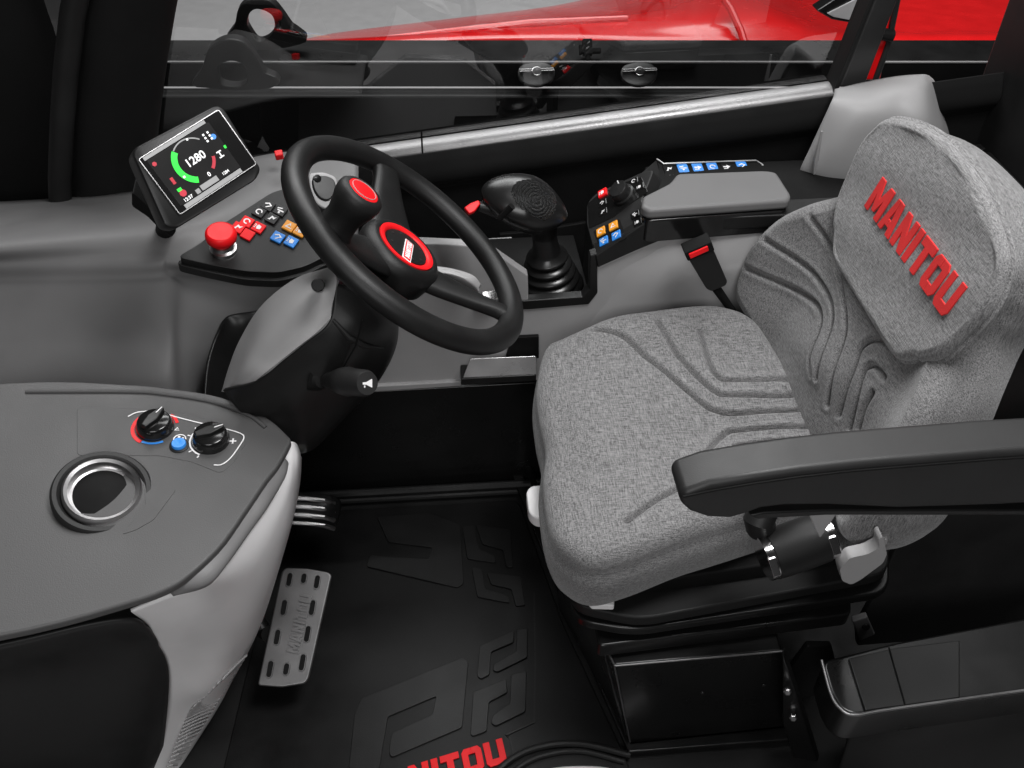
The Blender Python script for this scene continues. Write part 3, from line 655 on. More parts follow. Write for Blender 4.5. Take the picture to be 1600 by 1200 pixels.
# padded lid
zl = .682
ld = [P(x, y, Z=zl) for x, y in [(1004, 306), (1046, 285), (1058, 270), (1196, 265), (1214, 268), (1237, 304), (1233, 312), (1014, 328), (1002, 322)]]
plate('armrest_lid', ld, (0, 0, -.020), 'grey', con, r=[.008, .01, .008, .01, .012, .012, .008, .012, .01], bevel=.007, seg=5)
lc_ = sum(ld, V())/len(ld)
plate('lid_base', [p+(lc_-p).normalized()*.003+V((0, 0, -.021)) for p in ld], (0, 0, -.045), 'gloss', con, r=.01, bevel=.004, seg=3)
# raised key strip behind the lid
kz = plane3(P(1032, 272, Y=1.57), P(1190, 268, Y=1.57), P(1040, 246, Y=1.62))
strip = [kz.at(x, y) for x, y in [(1026, 249), (1036, 256), (1181, 251), (1192, 258), (1196, 272), (1060, 290), (1036, 292)]]
plate('key_strip', strip, -kz.n*.03, 'matt', con, bevel=.002)
outline('strip_edge', [kz.at(x, y, .002) for x, y in [(1026, 249), (1037, 256.5), (1181, 251.5), (1191, 258), (1194, 266)]], .0035, kz, 'silver', con, closed=False, h=.002)
plate('strip_end', [kz.at(1026, 249), kz.at(1036, 292), P(1000, 300, Z=.63), P(985, 285, Z=.63)], (0, .004, -.01), 'dark', con, bevel=.002)
k2 = turned(kz, (1066, 262), (1113, 260))
for x, y, m_, ic in ((1067, 264.5, 'blue', 'bars'), (1090, 263.5, 'blue', 'arrow'), (1113, 262.5, 'blue', 'ring'), (1159, 260.5, 'blue', 'wiper'), (1135, 262.5, 'matt', 'arrow'), (1045, 266, 'matt', 'zig'), (1048, 278, 'matt', 'zig')):
    swpx('switch_button', k2, x, y, .0105, .0125, m_, ic, con, h=.003)
# joystick well
wellz = .44
plate('joystick_well', [P(740, 480, Y=1.345), P(926, 474, Y=1.345), V((.26, 1.56, P(926, 474, Y=1.345).z+.01)), V((.02, 1.56, P(926, 474, Y=1.345).z+.01))], (0, 0, -.01), 'matt', con, bevel=.002)
plate('well_wall', [P(926, 474, Y=1.34), P(930, 408, Y=1.34), cf.at(916, 322, -.004), V((cf.at(916, 322).x, cf.at(916, 322).y, .44))], (.012, 0, 0), 'matt', con, bevel=.003)
plate('well_lip', yv([(740, 470), (822, 470), (910, 464), (921, 452), (922, 400), (933, 396), (934, 458), (920, 476), (826, 484), (740, 486)], 1.327), (0, .02, 0), 'black', con, bevel=.002)
plate('well_shade', yv([(780, 366), (830, 362), (960, 340), (960, 480), (780, 480)], 1.59), (0, .01, 0), 'matt', con, bevel=.003)  # shade inside the well put into this sheet's black
plate('panel_cover', yv([(640, 372), (742, 376), (800, 372), (808, 470), (640, 470)], 1.56), (0, .006, 0), 'mid', con, bevel=.002)
pl = Fr(P(768, 461, Y=1.31), (0, -.8, .6), (1, 0, 0))
MB().box(pl, 0, 0, 0, .017, .008, .004).build('latch_plate', 'chrome', con, bevel=.002)
# glossy open tray low on the panel
plate('tray_lid', [P(735, 560, Y=1.30), P(838, 556, Y=1.30), P(838, 588, Y=1.285), P(722, 594, Y=1.285)], (0, .01, -.008), 'tray', con, r=.004, bevel=.002)
plate('tray_front', yv([(721, 592), (838, 586), (838, 596), (720, 602)], 1.283), (0, .04, 0), 'black', con, bevel=.002)
plate('tray_back', yv([(800, 528), (842, 526), (842, 560), (790, 562)], 1.318), (0, .008, 0), 'matt', con, bevel=.001)
plate('bottom_edge', yv([(420, 626), (580, 604), (722, 596), (722, 604), (582, 613), (420, 636)], 1.322), (0, .02, 0), 'mid', con, bevel=.003)

# ------------------------------------------------------------------ joystick
js = thing('joystick', 'black joystick with ribbed rubber boot and red thumb buttons beside the console', 'joystick', tuple(P(858, 468, Y=1.42)))
jb = P(862, 462, Y=1.41); ja = (P(848, 345, Y=1.40)-jb); jf = Fr(jb, ja, (1, 0, 0)); L = ja.length
prof = [(.070, -.012), (.070, .0)]
for i in range(6):
    h0 = .004+i*.0165; r = .068-.0058*i
    prof += [(r-.013, h0), (r-.004, h0+.0025), (r, h0+.007), (r-.0015, h0+.0105), (r-.013, h0+.0155)]
prof += [(.026, .108), (.023, .125), (.021, L)]
MB().lathe(jf, prof, 48).build('rubber_boot', 'boot', js, angle=70)
gc = P(826, 316, Y=1.37)
def headpt(th, ph):
    # th around, ph -90..90 : sculpted grip head, long axis right-left in the cab
    x = math.cos(ph)*math.cos(th); y = math.cos(ph)*math.sin(th); z = math.sin(ph)
    sx = .082 if x < 0 else .070
    taper = 1-.30*max(0, x)**2 - .15*max(0, -x)**2
    zz = z*(.033 if z > 0 else .045)*taper
    q = V((x*sx, y*.050*taper, zz))
    q.z += .010*(-x) - .012*max(0, x)
    return q
hx = V((1, -.25, -.02)).normalized(); hfz = Fr(gc, V((.05, -.45, .9)), hx)
g = [[hfz.w(*headpt(2*math.pi*j/96, -math.pi/2+math.pi*i/64)) for j in range(96)] for i in range(65)]
tfc = hfz.w(.014, -.004, .030)
def ribbed():
    m, N, L, b = nt('ribbed_grip'); b.inputs['Base Color'].default_value = (.012, .012, .012, 1); b.inputs['Roughness'].default_value = .22
    tc = N.new('ShaderNodeTexCoord'); sb = N.new('ShaderNodeVectorMath'); sb.operation = 'SUBTRACT'; sb.inputs[1].default_value = tfc-V((.0, .01, .0))
    L.new(tc.outputs['Object'], sb.inputs[0])
    wv = N.new('ShaderNodeTexWave'); wv.wave_type = 'RINGS'; wv.rings_direction = 'SPHERICAL'; wv.inputs['Scale'].default_value = 55; wv.inputs['Distortion'].default_value = 1.2; wv.inputs['Detail Scale'].default_value = 90
    L.new(sb.outputs[0], wv.inputs['Vector'])
    bp = N.new('ShaderNodeBump'); bp.inputs['Strength'].default_value = 1; bp.inputs['Distance'].default_value = .004
    L.new(wv.outputs['Fac'], bp.inputs['Height']); L.new(bp.outputs[0], b.inputs['Normal']); return m
M['ribbed'] = ribbed()
mb = MB().grid(g, closev=True)
ok = []
for f in mb.f:
    c = sum((mb.v[i] for i in f), V())/len(f); q = hfz.loc(c)
    ok.append(1 if q[2] > .006 and ((q[0]-.014)/.046)**2+((q[1]+.004)/.033)**2 < 1 else 0)
mb.m = ok; mb.build('grip_head', ['boot', 'ribbed'], js, angle=80)
MB().tube([jb+ja*.80, jb+ja*.95, gc+V((.01, 0, -.02))], [.022, .026, .040], 28).build('grip_neck', 'boot', js, angle=80)
MB().tube([P(800, 322, Y=1.33), P(780, 342, Y=1.335)], [.006, .005], 10).build('grip_trigger', 'matt', js)
rb = Fr(P(738, 321, Y=1.36), (.1, -.6, .8), (1, -.3, .25))
plate('red_button', [rb.at(x, y) for x, y in [(725, 324), (735, 317), (748, 312), (751, 318), (742, 330), (733, 334)]], -rb.n*.01, 'red', js, r=.003, bevel=.003, seg=3)
MB().tube([P(748, 322, Y=1.366), P(790, 330, Y=1.372), P(815, 335, Y=1.37)], [.008, .018, .03], 20).build('button_arm', 'black', js)
rb = Fr(P(873, 335, Y=1.38), (.2, -.6, .7), (1, 0, 0))
plate('red_button', [rb.at(x, y) for x, y in [(868, 338), (875, 330), (879, 334), (877, 341), (869, 343)]], -rb.n*.008, 'red', js, r=.002, bevel=.002)

# ------------------------------------------------------------------ seat
seat = thing('seat', 'grey tweed driver seat with channelled cushions, red lettering and black armrest', 'seat', (.36, 1.0, .27))
def pillow(name, out2, fr, Hf, grooves, mat, parent, K=420, J=110, r=.03, depth=.1, tuck=.012, gd=.007, gw=.0065, seam=True, power=1.0):
    O = cr(out2, K*6, True)
    d = np.r_[0, np.cumsum(np.linalg.norm(np.diff(np.vstack([O, O[:1]]), axis=0), axis=1))]
    s = np.linspace(0, d[-1], K, endpoint=False); OO = np.vstack([O, O[:1]])
    O = np.stack([np.interp(s, d, OO[:, i]) for i in range(2)], axis=1)
    tn = np.roll(O, -2, 0)-np.roll(O, 2, 0); tn /= np.linalg.norm(tn, axis=1)[:, None]; nm = np.stack([tn[:, 1], -tn[:, 0]], 1)
    area = .5*np.sum(O[:, 0]*np.roll(O[:, 1], -1)-np.roll(O[:, 0], -1)*O[:, 1])
    if area < 0: nm = -nm
    In = O-nm*r; c = In.mean(0)
    rings = []
    for j in range(1, J+1): rings.append((c+(In-c)*(j/J)**power, np.zeros(K)))
    for k in range(1, 11):
        a = math.pi/2*k/10; rings.append((In+nm*r*math.sin(a), np.full(K, -r*(1-math.cos(a)))))
    for k in range(1, 9):
        f = k/8; rings.append((O+nm*(.006*math.sin(math.pi*f)-tuck*f*f-.004*math.exp(-((f-.14)/.06)**2)), np.full(K, -r-(depth-r)*f)))
    XY = np.vstack([q[0] for q in rings]); Z = np.concatenate([q[1] for q in rings])
    base = np.vstack([q[0] if i < J else In for i, q in enumerate(rings)])
    Z = Z+Hf(base[:, 0], base[:, 1])
    def dist(poly):
        D = np.full(len(XY), 9.)
        pl_ = cr(poly, 40)
        for a, b in zip(pl_[:-1], pl_[1:]):
            ab = b-a; tt = np.clip(((XY-a)@ab)/(ab@ab+1e-12), 0, 1)
            D = np.minimum(D, np.linalg.norm(XY-(a+tt[:, None]*ab), axis=1))
        return D
    msk = np.zeros(len(XY)); msk[:J*K] = 1
    for item in grooves:
        poly, kk = item if isinstance(item, tuple) and len(item) == 2 and not isinstance(item[1], tuple) else (item, 1)
        D = dist(np.array(poly)); Z = Z-msk*kk*gd*(np.exp(-(D/gw)**2)-.12*np.exp(-((D-2.2*gw)/(1.3*gw))**2))
    # soft upholstery unevenness
    Z = Z+msk*.0012*(np.sin(XY[:, 0]*47+XY[:, 1]*23)+np.sin(XY[:, 0]*19-XY[:, 1]*61+1))
    vs = [fr.w(0, 0, 0)]+[fr.w(x, y, z) for (x, y), z in zip(XY, Z)]
    cz = float(Hf(np.array([c[0]]), np.array([c[1]]))[0]); vs[0] = fr.w(c[0], c[1], cz)
    fs = [(0, 1+i, 1+(i+1) % K) for i in range(K)]
    for j in range(len(rings)-1):
        a = 1+j*K; b = a+K
        fs += [(a+i, b+i, b+(i+1) % K, a+(i+1) % K) for i in range(K)]
    return mk(name, vs, fs, mat, parent, angle=80), fr
def sm(x): x = np.clip(x, 0, 1); return x*x*(3-2*x)
sf = Fr((0, 0, .47), (0, 0, 1), (1, 0, 0))
cu = [(985, 882), (1085, 852), (1170, 822), (1260, 785), (1335, 735), (1352, 690), (1330, 640), (1250, 560), (1185, 495), (1140, 474), (1090, 470), (1000, 480), (945, 488), (885, 506), (852, 545), (838, 600), (842, 650), (852, 700), (848, 750), (860, 825), (890, 872), (930, 890)]
cu2 = [sf.l2(*p, .045 if p[1] < 570 and p[0] > 860 else .01 if p[0] < 870 else 0) for p in cu]
def Hc(x, y):
    z = .030 - .016*sm((.22-x)/.09)
    z = z + .016*sm((np.abs(y-1.01)-.13)/.09)*sm((x-.2)/.12) - .006*np.exp(-((x-.42)/.12)**2)*np.exp(-((y-1.0)/.1)**2)
    return z
def S2(l, c=.03): return [sf.l2(a, b, c) for a, b in l]
gv = [S2([(916, 518), (945, 523), (980, 536), (1020, 565), (1062, 596), (1100, 628), (1120, 637), (1145, 641), (1200, 639), (1265, 637)]),
      S2([(1025, 514), (1062, 559), (1104, 598), (1120, 610), (1140, 615), (1246, 615)]),
      S2([(1092, 525), (1107, 566), (1122, 586), (1140, 592), (1227, 592), (1246, 611), (1276, 656)]),
      S2([(1290, 664), (1156, 667), (1136, 672), (1122, 685), (1105, 708)]), S2([(1150, 694), (1212, 688), (1300, 690)]),
      S2([(980, 814), (1044, 772), (1110, 735), (1150, 722), (1300, 718)])]
pillow('cushion', cu2, sf, Hc, gv, 'cloth_seat', seat, K=560, J=190, r=.026, depth=.115, tuck=.004, gd=.0105, gw=.0040)
# fold of the near edge: a shallow welt where top and side panels are sewn
bt = math.radians(15)
bn = V((-math.cos(bt), 0, math.sin(bt))); bf_ = Fr((.545, 1.0, .5), bn, (0, -1, 0))
def B2(l, c=0): return [bf_.l2(a, b, c) for a, b in l]
far = [(1163, 520), (1158, 465), (1170, 420), (1188, 382), (1220, 343), (1255, 316), (1300, 290), (1325, 250), (1345, 215), (1372, 192)]
L_ = B2(far, .02); ctr = -.02
o2 = L_ + [(ctr-.07, L_[-1][1]+.03), (ctr+.07, L_[-1][1]+.03)] + [(2*ctr-a, b) for a, b in reversed(L_)] + [(2*ctr-L_[0][0]-.02, -.10), (ctr, -.10), (L_[0][0]+.02, -.10)]
def Hb(a, b):
    q = np.abs(a-ctr)
    z = .045*sm((q-.14)/.14)*(1-sm((b-.22)/.12)) + .012*np.exp(-((b-.08)/.08)**2)*(1-sm(q/.14))
    return z
bg = [B2(l, .012) for l in ([(1186, 420), (1243, 457), (1262, 471), (1273, 490), (1274, 515), (1263, 560), (1266, 585)],
      [(1211, 370), (1257, 420), (1284, 460), (1293, 485), (1292, 515), (1275, 590)],
      [(1270, 333), (1293, 407), (1310, 465), (1314, 500), (1310, 535), (1286, 631)],
      [(1400, 535), (1360, 530), (1345, 532), (1333, 546), (1324, 580), (1300, 647)],
      [(1369, 588), (1358, 574), (1348, 570), (1340, 580), (1330, 620), (1316, 668)], [(1353, 613), (1339, 640), (1330, 668)])]
pillow('backrest', o2, bf_, Hb, bg, 'cloth_back', seat, K=500, J=180, r=.03, depth=.11, gd=.0095, gw=.0040)
hl = B2([(1300, 330), (1302, 385), (1320, 430)], .03)
hc_ = -.008
hd = [(-.06, .203), (-.125, .206), (-.158, .232)] + B2([(1297, 350), (1303, 312), (1321, 266), (1339, 226), (1359, 200), (1389, 182)], .017)
hd = hd + [(hc_-.06, hd[-1][1]+.03), (hc_+.06, hd[-1][1]+.03)] + [(2*hc_-a, b) for a, b in reversed(hd)] + [(hc_, .203)]
def Hh(a, b): return .017+0*a
pillow('head_cushion', hd, bf_, Hh, [], 'cloth_head', seat, K=240, J=60, r=.012, depth=.022)
tf2 = Fr(bf_.w(0, 0, .0178), bn, bf_.x)
mb, wd = letters('MANITOU', tf2, 0, 0, .05, .80, .004, shear=.08)
a0 = bf_.l2(1352, 318, .02)
letters('MANITOU', tf2, a0[0], a0[1]-.004, .05, .72, .0026, shear=.08)[0].build('red_lettering', 'redcloth', seat, bevel=.0008)
# plastic front slider panel and pale handles under the cushion
plate('slider_cover', [P(838, 600, Z=.45), P(842, 655, Z=.43), P(858, 700, Z=.43), P(880, 700, Z=.43), P(880, 600, Z=.45)], (0, 0, -.05), 'mid', seat, bevel=.004)
def tab(nm, pts, Z, th, mat, rr=.008):
    return plate(nm, [P(a, b, Z=Z) for a, b in pts], (0, 0, -th), mat, seat, r=rr, bevel=.003, seg=3)
tab('tilt_handle', [(822, 768), (829, 759), (872, 754), (880, 808), (838, 811), (826, 800)], .385, .022, 'pale')
tab('tilt_handle', [(917, 936), (925, 927), (960, 930), (960, 946), (925, 945)], .372, .012, 'pale', .003)
# pan, bellows and slide rails
def slab(nm, pts, Z, th, mat, rr=.04, bv=.004):
    return plate(nm, [P(a, b, Z=Z) for a, b in pts], (0, 0, -th), mat, seat, r=rr, bevel=bv, seg=3)
slab('seat_pan', [(905, 925), (1350, 860), (1370, 700), (1160, 520), (880, 590)], .385, .03, 'matt', .03)
slab('suspension_bellows', [(893, 945), (1000, 968), (1390, 895), (1390, 720), (1160, 560), (868, 660)], .352, .022, 'rubber', .03)
slab('suspension_plate', [(896, 968), (990, 985), (1390, 925), (1390, 780), (1160, 620), (866, 680)], .326, .018, 'paint', .03)
slab('slide_rail', [(945, 980), (1285, 945), (1285, 925), (945, 960)], .300, .014, 'paint', .004)
slab('suspension_base', [(935, 1010), (1330, 960), (1330, 760), (1160, 650), (880, 700)], .294, .03, 'paint', .01)
# armrest
ay = .655
ups = [(1064, 772), (1110, 756), (1180, 744), (1250, 734), (1330, 725), (1400, 719), (1560, 706), (1660, 700)]
los = [(1660, 786), (1560, 792), (1400, 797), (1290, 792), (1225, 793), (1190, 797), (1168, 805), (1140, 813), (1105, 811), (1078, 802), (1062, 788)]
near = [P(a, b, Y=ay) for a, b in ups+los]
plate('armrest', near, (0, .054, 0), 'dark', seat, bevel=.009, seg=5)
MB().tube([P(1068, 776, Y=ay-.0005)] + [P(a, b+11, Y=ay-.0005) for a, b in ups[1:]], .0016, 8).build('armrest_seam', 'matt', seat)
plate('armrest_liner', [P(a, b, Y=ay+.008) for a, b in [(1170, 806), (1195, 801), (1290, 797), (1660, 797), (1660, 806), (1290, 806), (1185, 812)]], (0, .045, 0), 'black', seat, bevel=.003)
plate('armrest_bracket', [P(a, b, Y=.69) for a, b in [(1262, 800), (1310, 800), (1290, 830), (1282, 842), (1275, 830)]], (0, .012, 0), 'mid', seat, bevel=.002)
hz = thing('rubber_hose', 'short black rubber hose with shiny clamps below the seat armrest', 'hose', tuple(P(1240, 860, Y=.72)))
a, b = P(1192, 872, Y=.725), P(1296, 835, Y=.74); ax = b-a
MB().tube([a, a+ax*.1, a+ax*.12, a+ax*.5, a+ax*.88, a+ax*.9, b], [.028, .029, .033, .034, .033, .029, .028], 32).build('hose_body', 'rubber', hz, angle=50)
for k in (.06, .94):
    c = a+ax*k; u = ax.normalized()
    mb = MB().lathe(Fr(c, u, (0, 0, 1)), [(.030, -.006), (.0315, -.006), (.0315, .006), (.030, .006)], 40).box(Fr(c, V((-.1, -.8, .6)), u), 0, -.004, .033, .005, .012, .004)
    mb.build('hose_clamp', 'chrome', hz, angle=30, bevel=.0006)
MB().tube([a+V((0, .03, .03)), a+V((-.01, .02, .05)), a+V((.02, .06, .09))], .02, 18).build('hose_elbow', 'rubber', hz)

# seat lever
sv = thing('seat_lever', 'grey paddle lever at the near rear side of the seat', 'lever', tuple(P(1345, 890, Y=.72)))
plate('lever_paddle', [P(a, b, Y=.70) for a, b in [(1312, 890), (1328, 872), (1356, 866), (1374, 856), (1373, 843), (1380, 838), (1386, 866), (1380, 880), (1345, 906), (1330, 914), (1316, 908)]], (0, .018, 0), 'mid', sv, r=.005, bevel=.004, seg=3)
MB().tube([P(1376, 846, Y=.715), P(1384, 820, Y=.74), P(1400, 800, Y=.78)], .008, 12).build('lever_rod', 'mid', sv)

# buckle
bk = thing('seat_belt_buckle', 'black seat belt buckle with red release button standing beside the seat', 'buckle', tuple(P(1160, 505, Y=1.28)))
o_ = P(1106, 418, Y=1.27); bu = (P(1092, 386, Y=1.27)-P(1123, 448, Y=1.27)).normalized(); bfr = Fr(o_, V((0, -.95, .3)), RT)
def bq(l, Y): return [P(a, b, Y=Y) for a, b in l]
plate('buckle_body', bq([(1071, 397), (1111, 381), (1137, 441), (1134, 447), (1112, 456), (1104, 452)], 1.262), (0, .024, 0), 'black', bk, r=.004, bevel=.004, seg=3)
plate('buckle_head', [P(1069, 396, Y=1.259), P(1112, 378, Y=1.259), P(1117, 392, Y=1.259), P(1075, 409, Y=1.259)], (0, .03, 0), 'matt', bk, r=.003, bevel=.003, seg=3)
plate('release_button', [P(1076, 398, Y=1.256), P(1106, 385, Y=1.256), P(1108, 392, Y=1.256), P(1079, 405, Y=1.256)], (0, .01, 0), 'red', bk, r=.002, bevel=.0015)
MB().tube([P(1119, 450, Y=1.272), P(1140, 480, Y=1.275), P(1168, 520, Y=1.28)], [.008, .007, .009], 12, flat=.7).build('buckle_stalk', 'matt', bk)

# ------------------------------------------------------------------ seat pedestal
pe = thing('seat_pedestal', 'black painted steel box under the seat with edge highlights added as bright strips', 'pedestal', (.38, .95, 0))
A_ = P(960, 1040, Y=.735); B_ = P(985, 1162, Y=.735); C_ = P(1222, 1017, Y=.735); D_ = P(1242, 1134, Y=.735)
B_.z = max(B_.z, -.005)
back = .42
tl = P(868, 850, Z=.262); tr = V((C_.x+.03, 1.25, C_.z))
mb = MB().add([A_, B_, D_, C_, tl, V((tl.x+.02, tl.y+.05, 0)), V((C_.x+.05, 1.25, 0)), tr],
              [(0, 1, 2, 3), (0, 4, 5, 1), (3, 2, 6, 7), (4, 7, 6, 5), (0, 3, 7, 4), (1, 5, 6, 2)])
mb.build('pedestal_box', 'paint', pe, bevel=.004, seg=3)
MB().tube([A_+V((0, -.001, .001)), C_+V((0, -.001, .001))], .0018, 8).tube([A_, B_], .0014, 8).tube([A_+V((0, 0, .001)), tl+V((0, 0, .001))], .0016, 8).build('edge_highlight', 'alu', pe)  # thin bright tubes imitate the highlight along the box edges
# base flange around the box
fl_ = [P(795, 735, Z=.004), P(812, 735, Z=.004), P(905, 965, Z=.004), P(985, 1165, Z=.004), P(1240, 1138, Z=.004), P(1240, 1160, Z=.004), P(982, 1180, Z=.004), P(890, 975, Z=.004)]
plate('base_flange', fl_, (0, 0, .010), 'paint', pe, bevel=.003)
plate('side_skirt', [P(818, 720, Z=.02), P(845, 812, Z=.25), P(940, 1010, Z=.25), P(975, 1150, Z=.014)], (.012, .0, 0), 'paint', pe, bevel=.003)
for x, y in ((1097, 1082), (1193, 1070)):
    MB().lathe(Fr(P(x, y, Y=.734), (0, -1, 0), (1, 0, 0)), [(.003, 0), (.0025, .002), (0, .0022)], 12).build('rivet', 'steel', pe)
br = thing('side_bracket', 'narrow black bracket plate with bolts right of the seat box', 'bracket', tuple(P(1245, 1180, Z=0)))
plate('bracket_plate', [P(1222, 1020, Y=.71), P(1233, 1052, Y=.70), P(1262, 1140, Y=.69), P(1285, 1215, Y=.68), P(1250, 1215, Y=.69), P(1222, 1130, Y=.70)], (.008, .012, 0), 'paint', br, bevel=.003)
for x, y in ((1239, 1121), (1230, 1080), (1283, 1196)):
    MB().lathe(Fr(P(x, y, Y=.69), (-.2, -.8, .5), (1, 0, 0)), [(.006, -.004), (.006, .003), (.004, .005), (0, .005)], 6).build('bolt', 'silver', br)

# right rear corner: switch box and grey covers
bx = thing('rear_power_box', 'black box with a bright rounded edge and flat square lid, behind the seat base', 'box', tuple(P(1360, 1080, Z=.15)))
bt_ = [P(a, b, Z=.30) for a, b in [(1283, 1032), (1297, 1082), (1312, 1108), (1336, 1119), (1400, 1109), (1680, 1070), (1680, 950), (1400, 1003)]]
plate('box_body', bt_, (0, 0, -.07), 'paint', bx, r=[.015, .01, .015, .02, 0, 0, 0, 0], bevel=.006, seg=4)
bt2 = [P(a, b, Z=.302) for a, b in [(1284, 1032), (1298, 1083), (1312, 1106), (1336, 1117), (1400, 1107), (1680, 1068)]]
MB().tube([V(p) for p in cr(bt2, 40)], .0024, 10).build('bright_edge', 'alu', bx)
plate('box_lid', [P(a, b, Z=.305) for a, b in [(1326, 1028), (1352, 1110), (1500, 1090), (1500, 1000), (1400, 1012)]], (0, 0, -.008), 'black', bx, bevel=.002)
MB().tube([P(1389, 1012, Z=.306), P(1414, 1100, Z=.306)], .0012, 6).build('lid_seam', 'matt', bx)
cv = thing('grey_lower_cover', 'grey plastic cover in the bottom right corner below the bright edged box', 'cover', tuple(P(1360, 1190, Z=0)))
loft('cover_shell', [[P(1332, 1122, Z=.2), P(1370, 1125, Z=.2), P(1440, 1118, Z=.2), P(1680, 1080, Z=.2)],
                     [P(1322, 1160, Z=.12), P(1370, 1160, Z=.13), P(1440, 1160, Z=.14), P(1680, 1140, Z=.15)],
                     [P(1300, 1230, Z=.0), P(1340, 1250, Z=.0), P(1440, 1260, Z=.02), P(1680, 1260, Z=.03)]], 'dark', cv, 20, 24, solid=.006)
gp = thing('grey_rear_panel', 'dark grey rear cab panel with a bolted tab, right of the seat lever', 'panel', tuple(P(1380, 990, Z=.2)))
plate('panel_sheet', [P(a, b, Y=.86) for a, b in [(1340, 1010), (1338, 985), (1360, 945), (1400, 858), (1430, 800), (1700, 760), (1700, 1000), (1400, 1005)]], (0, .015, 0), 'dark', gp, bevel=.004)
plate('bolt_tab', [P(a, b, Y=.84) for a, b in [(1332, 972), (1356, 964), (1368, 992), (1344, 1002)]], (0, .012, 0), 'grey', gp, bevel=.003)
MB().lathe(Fr(P(1353, 979, Y=.839), (0, -1, .3), (1, 0, 0)), [(.007, 0), (.006, .003), (0, .0032)], 18).build('tab_bolt', 'black', gp)
plate('inner_panel', [P(a, b, Y=.80) for a, b in [(1225, 1060), (1262, 1010), (1300, 1010), (1330, 1120), (1345, 1230), (1290, 1230), (1250, 1120)]], (0, .012, 0), 'dark', gp, bevel=.003)

t = thing('rear_cab_wall', 'black rear wall of the cab behind the seat backrest', 'wall', (1.1, 1.1, 0))
plate('wall_sheet', [V((1.1, .46, -.01)), V((1.1, 1.72, -.01)), V((1.1, 1.72, 1.1)), V((1.1, .46, 1.1))], (.03, 0, 0), 'black', t, bevel=.01)

# ------------------------------------------------------------------ pedals
pd = thing('brake_pedal', 'large cast aluminium pedal plate with slots and embossed lettering', 'pedal', tuple(P(460, 985, Z=.02)))
pp = plane3(P(478, 1076, Z=.075), P(402, 1076, Z=.075), P(480, 893, Z=.165))
pp = Fr(pp.o, pp.n, pp.at(440, 1076)-pp.at(478, 890)); pp = Fr(pp.at(460, 985), pp.n, pp.at(500, 895)-pp.at(460, 1075))
out = [pp.at(a, b) for a, b in [(402, 1071), (440, 893), (446, 887), (480, 888), (513, 894), (518, 899), (482, 1060), (476, 1068), (440, 1074)]]
plate('pedal_plate', out, -pp.n*.009, 'alu', pd, r=.006, bevel=.003, seg=3)
zz = lambda l: [(200+a/2.6675, 750+b/2.6667) for a, b in l]
for a, b, ln in ((673, 415, 58), (733, 410, 44), (788, 425, 58), (650, 532, 66), (768, 532, 66), (622, 655, 66), (748, 642, 70), (592, 788, 72), (660, 788, 52), (727, 760, 72)):
    c = zz([(a, b)])[0]; t0 = zz([(a+ln*.09, b-ln/2)])[0]; t1 = zz([(a-ln*.09, b+ln/2)])[0]
    p0, p1 = pp.at(*t0), pp.at(*t1); u = (p1-p0).normalized(); w = pp.n.cross(u); hl_ = (p1-p0).length/2; m_ = (p0+p1)/2
    def stad(hw, c_):
        pts = []
        for s, q0 in ((1, -90), (-1, 90)):
            for q in range(q0, q0+181, 30):
                pts.append(m_+u*(s*(hl_-.005)+hw*math.cos(math.radians(q)))+w*(hw*math.sin(math.radians(q)))+pp.n*c_)
        return pts
    lip = MB().grid([stad(.0062, 0), stad(.0056, .0022), stad(.0044, .0022), stad(.004, .0004)], closev=True).build('slot_lip', 'alu', pd, angle=50)
    MB().prism(stad(.0041, .0004), pp.n*.0003).build('slot', 'matt', lip)
lf = Fr(pp.at(456, 1020, .0002), pp.n, pp.at(478, 928)-pp.at(455, 1022))
ln = (pp.at(478, 928)-pp.at(455, 1022)).length
mb, wd = letters('MANITOU', lf, 0, -.012, .022, ln/ (.022*7.6), .0026, shear=.05); mb.build('embossed_lettering', 'alu', pd, bevel=.0003)
MB().tube([pp.at(420, 990, -.01), pp.at(410, 985, -.03), V((-.45, 1.1, .2))], .014, 12).build('pedal_arm', 'black', pd)
ac = thing('accelerator_pedal', 'small ribbed silver pedal further back beside the pale console', 'pedal', tuple(P(490, 815, Z=.05)))
loft('pedal_pad', [[P(440, 770, Y=1.19), P(480, 775, Y=1.19), P(512, 777, Y=1.19), P(528, 784, Y=1.195)],
                   [P(440, 786, Y=1.17), P(480, 789, Y=1.17), P(510, 790, Y=1.17), P(527, 797, Y=1.18)],
                   [P(440, 802, Y=1.16), P(480, 804, Y=1.16), P(508, 806, Y=1.16), P(524, 811, Y=1.17)],
                   [P(440, 814, Y=1.155), P(480, 817, Y=1.155), P(506, 820, Y=1.155), P(520, 826, Y=1.165)]], 'black', ac, 16, 16, solid=.008)
for k in range(4):
    y = 780+k*13
    MB().tube([P(440, y-3, Y=1.172-.0095*k), P(480, y-1, Y=1.171-.0095*k), P(506, y+2, Y=1.171-.0095*k), P(522, y+7, Y=1.178-.0095*k)], .0045, 10).build('pedal_rib', 'silver', ac)
MB().tube([P(480, 800, Y=1.19), P(470, 790, Y=1.26), P(465, 780, Y=1.34)], .012, 10).build('pedal_arm', 'black', ac)

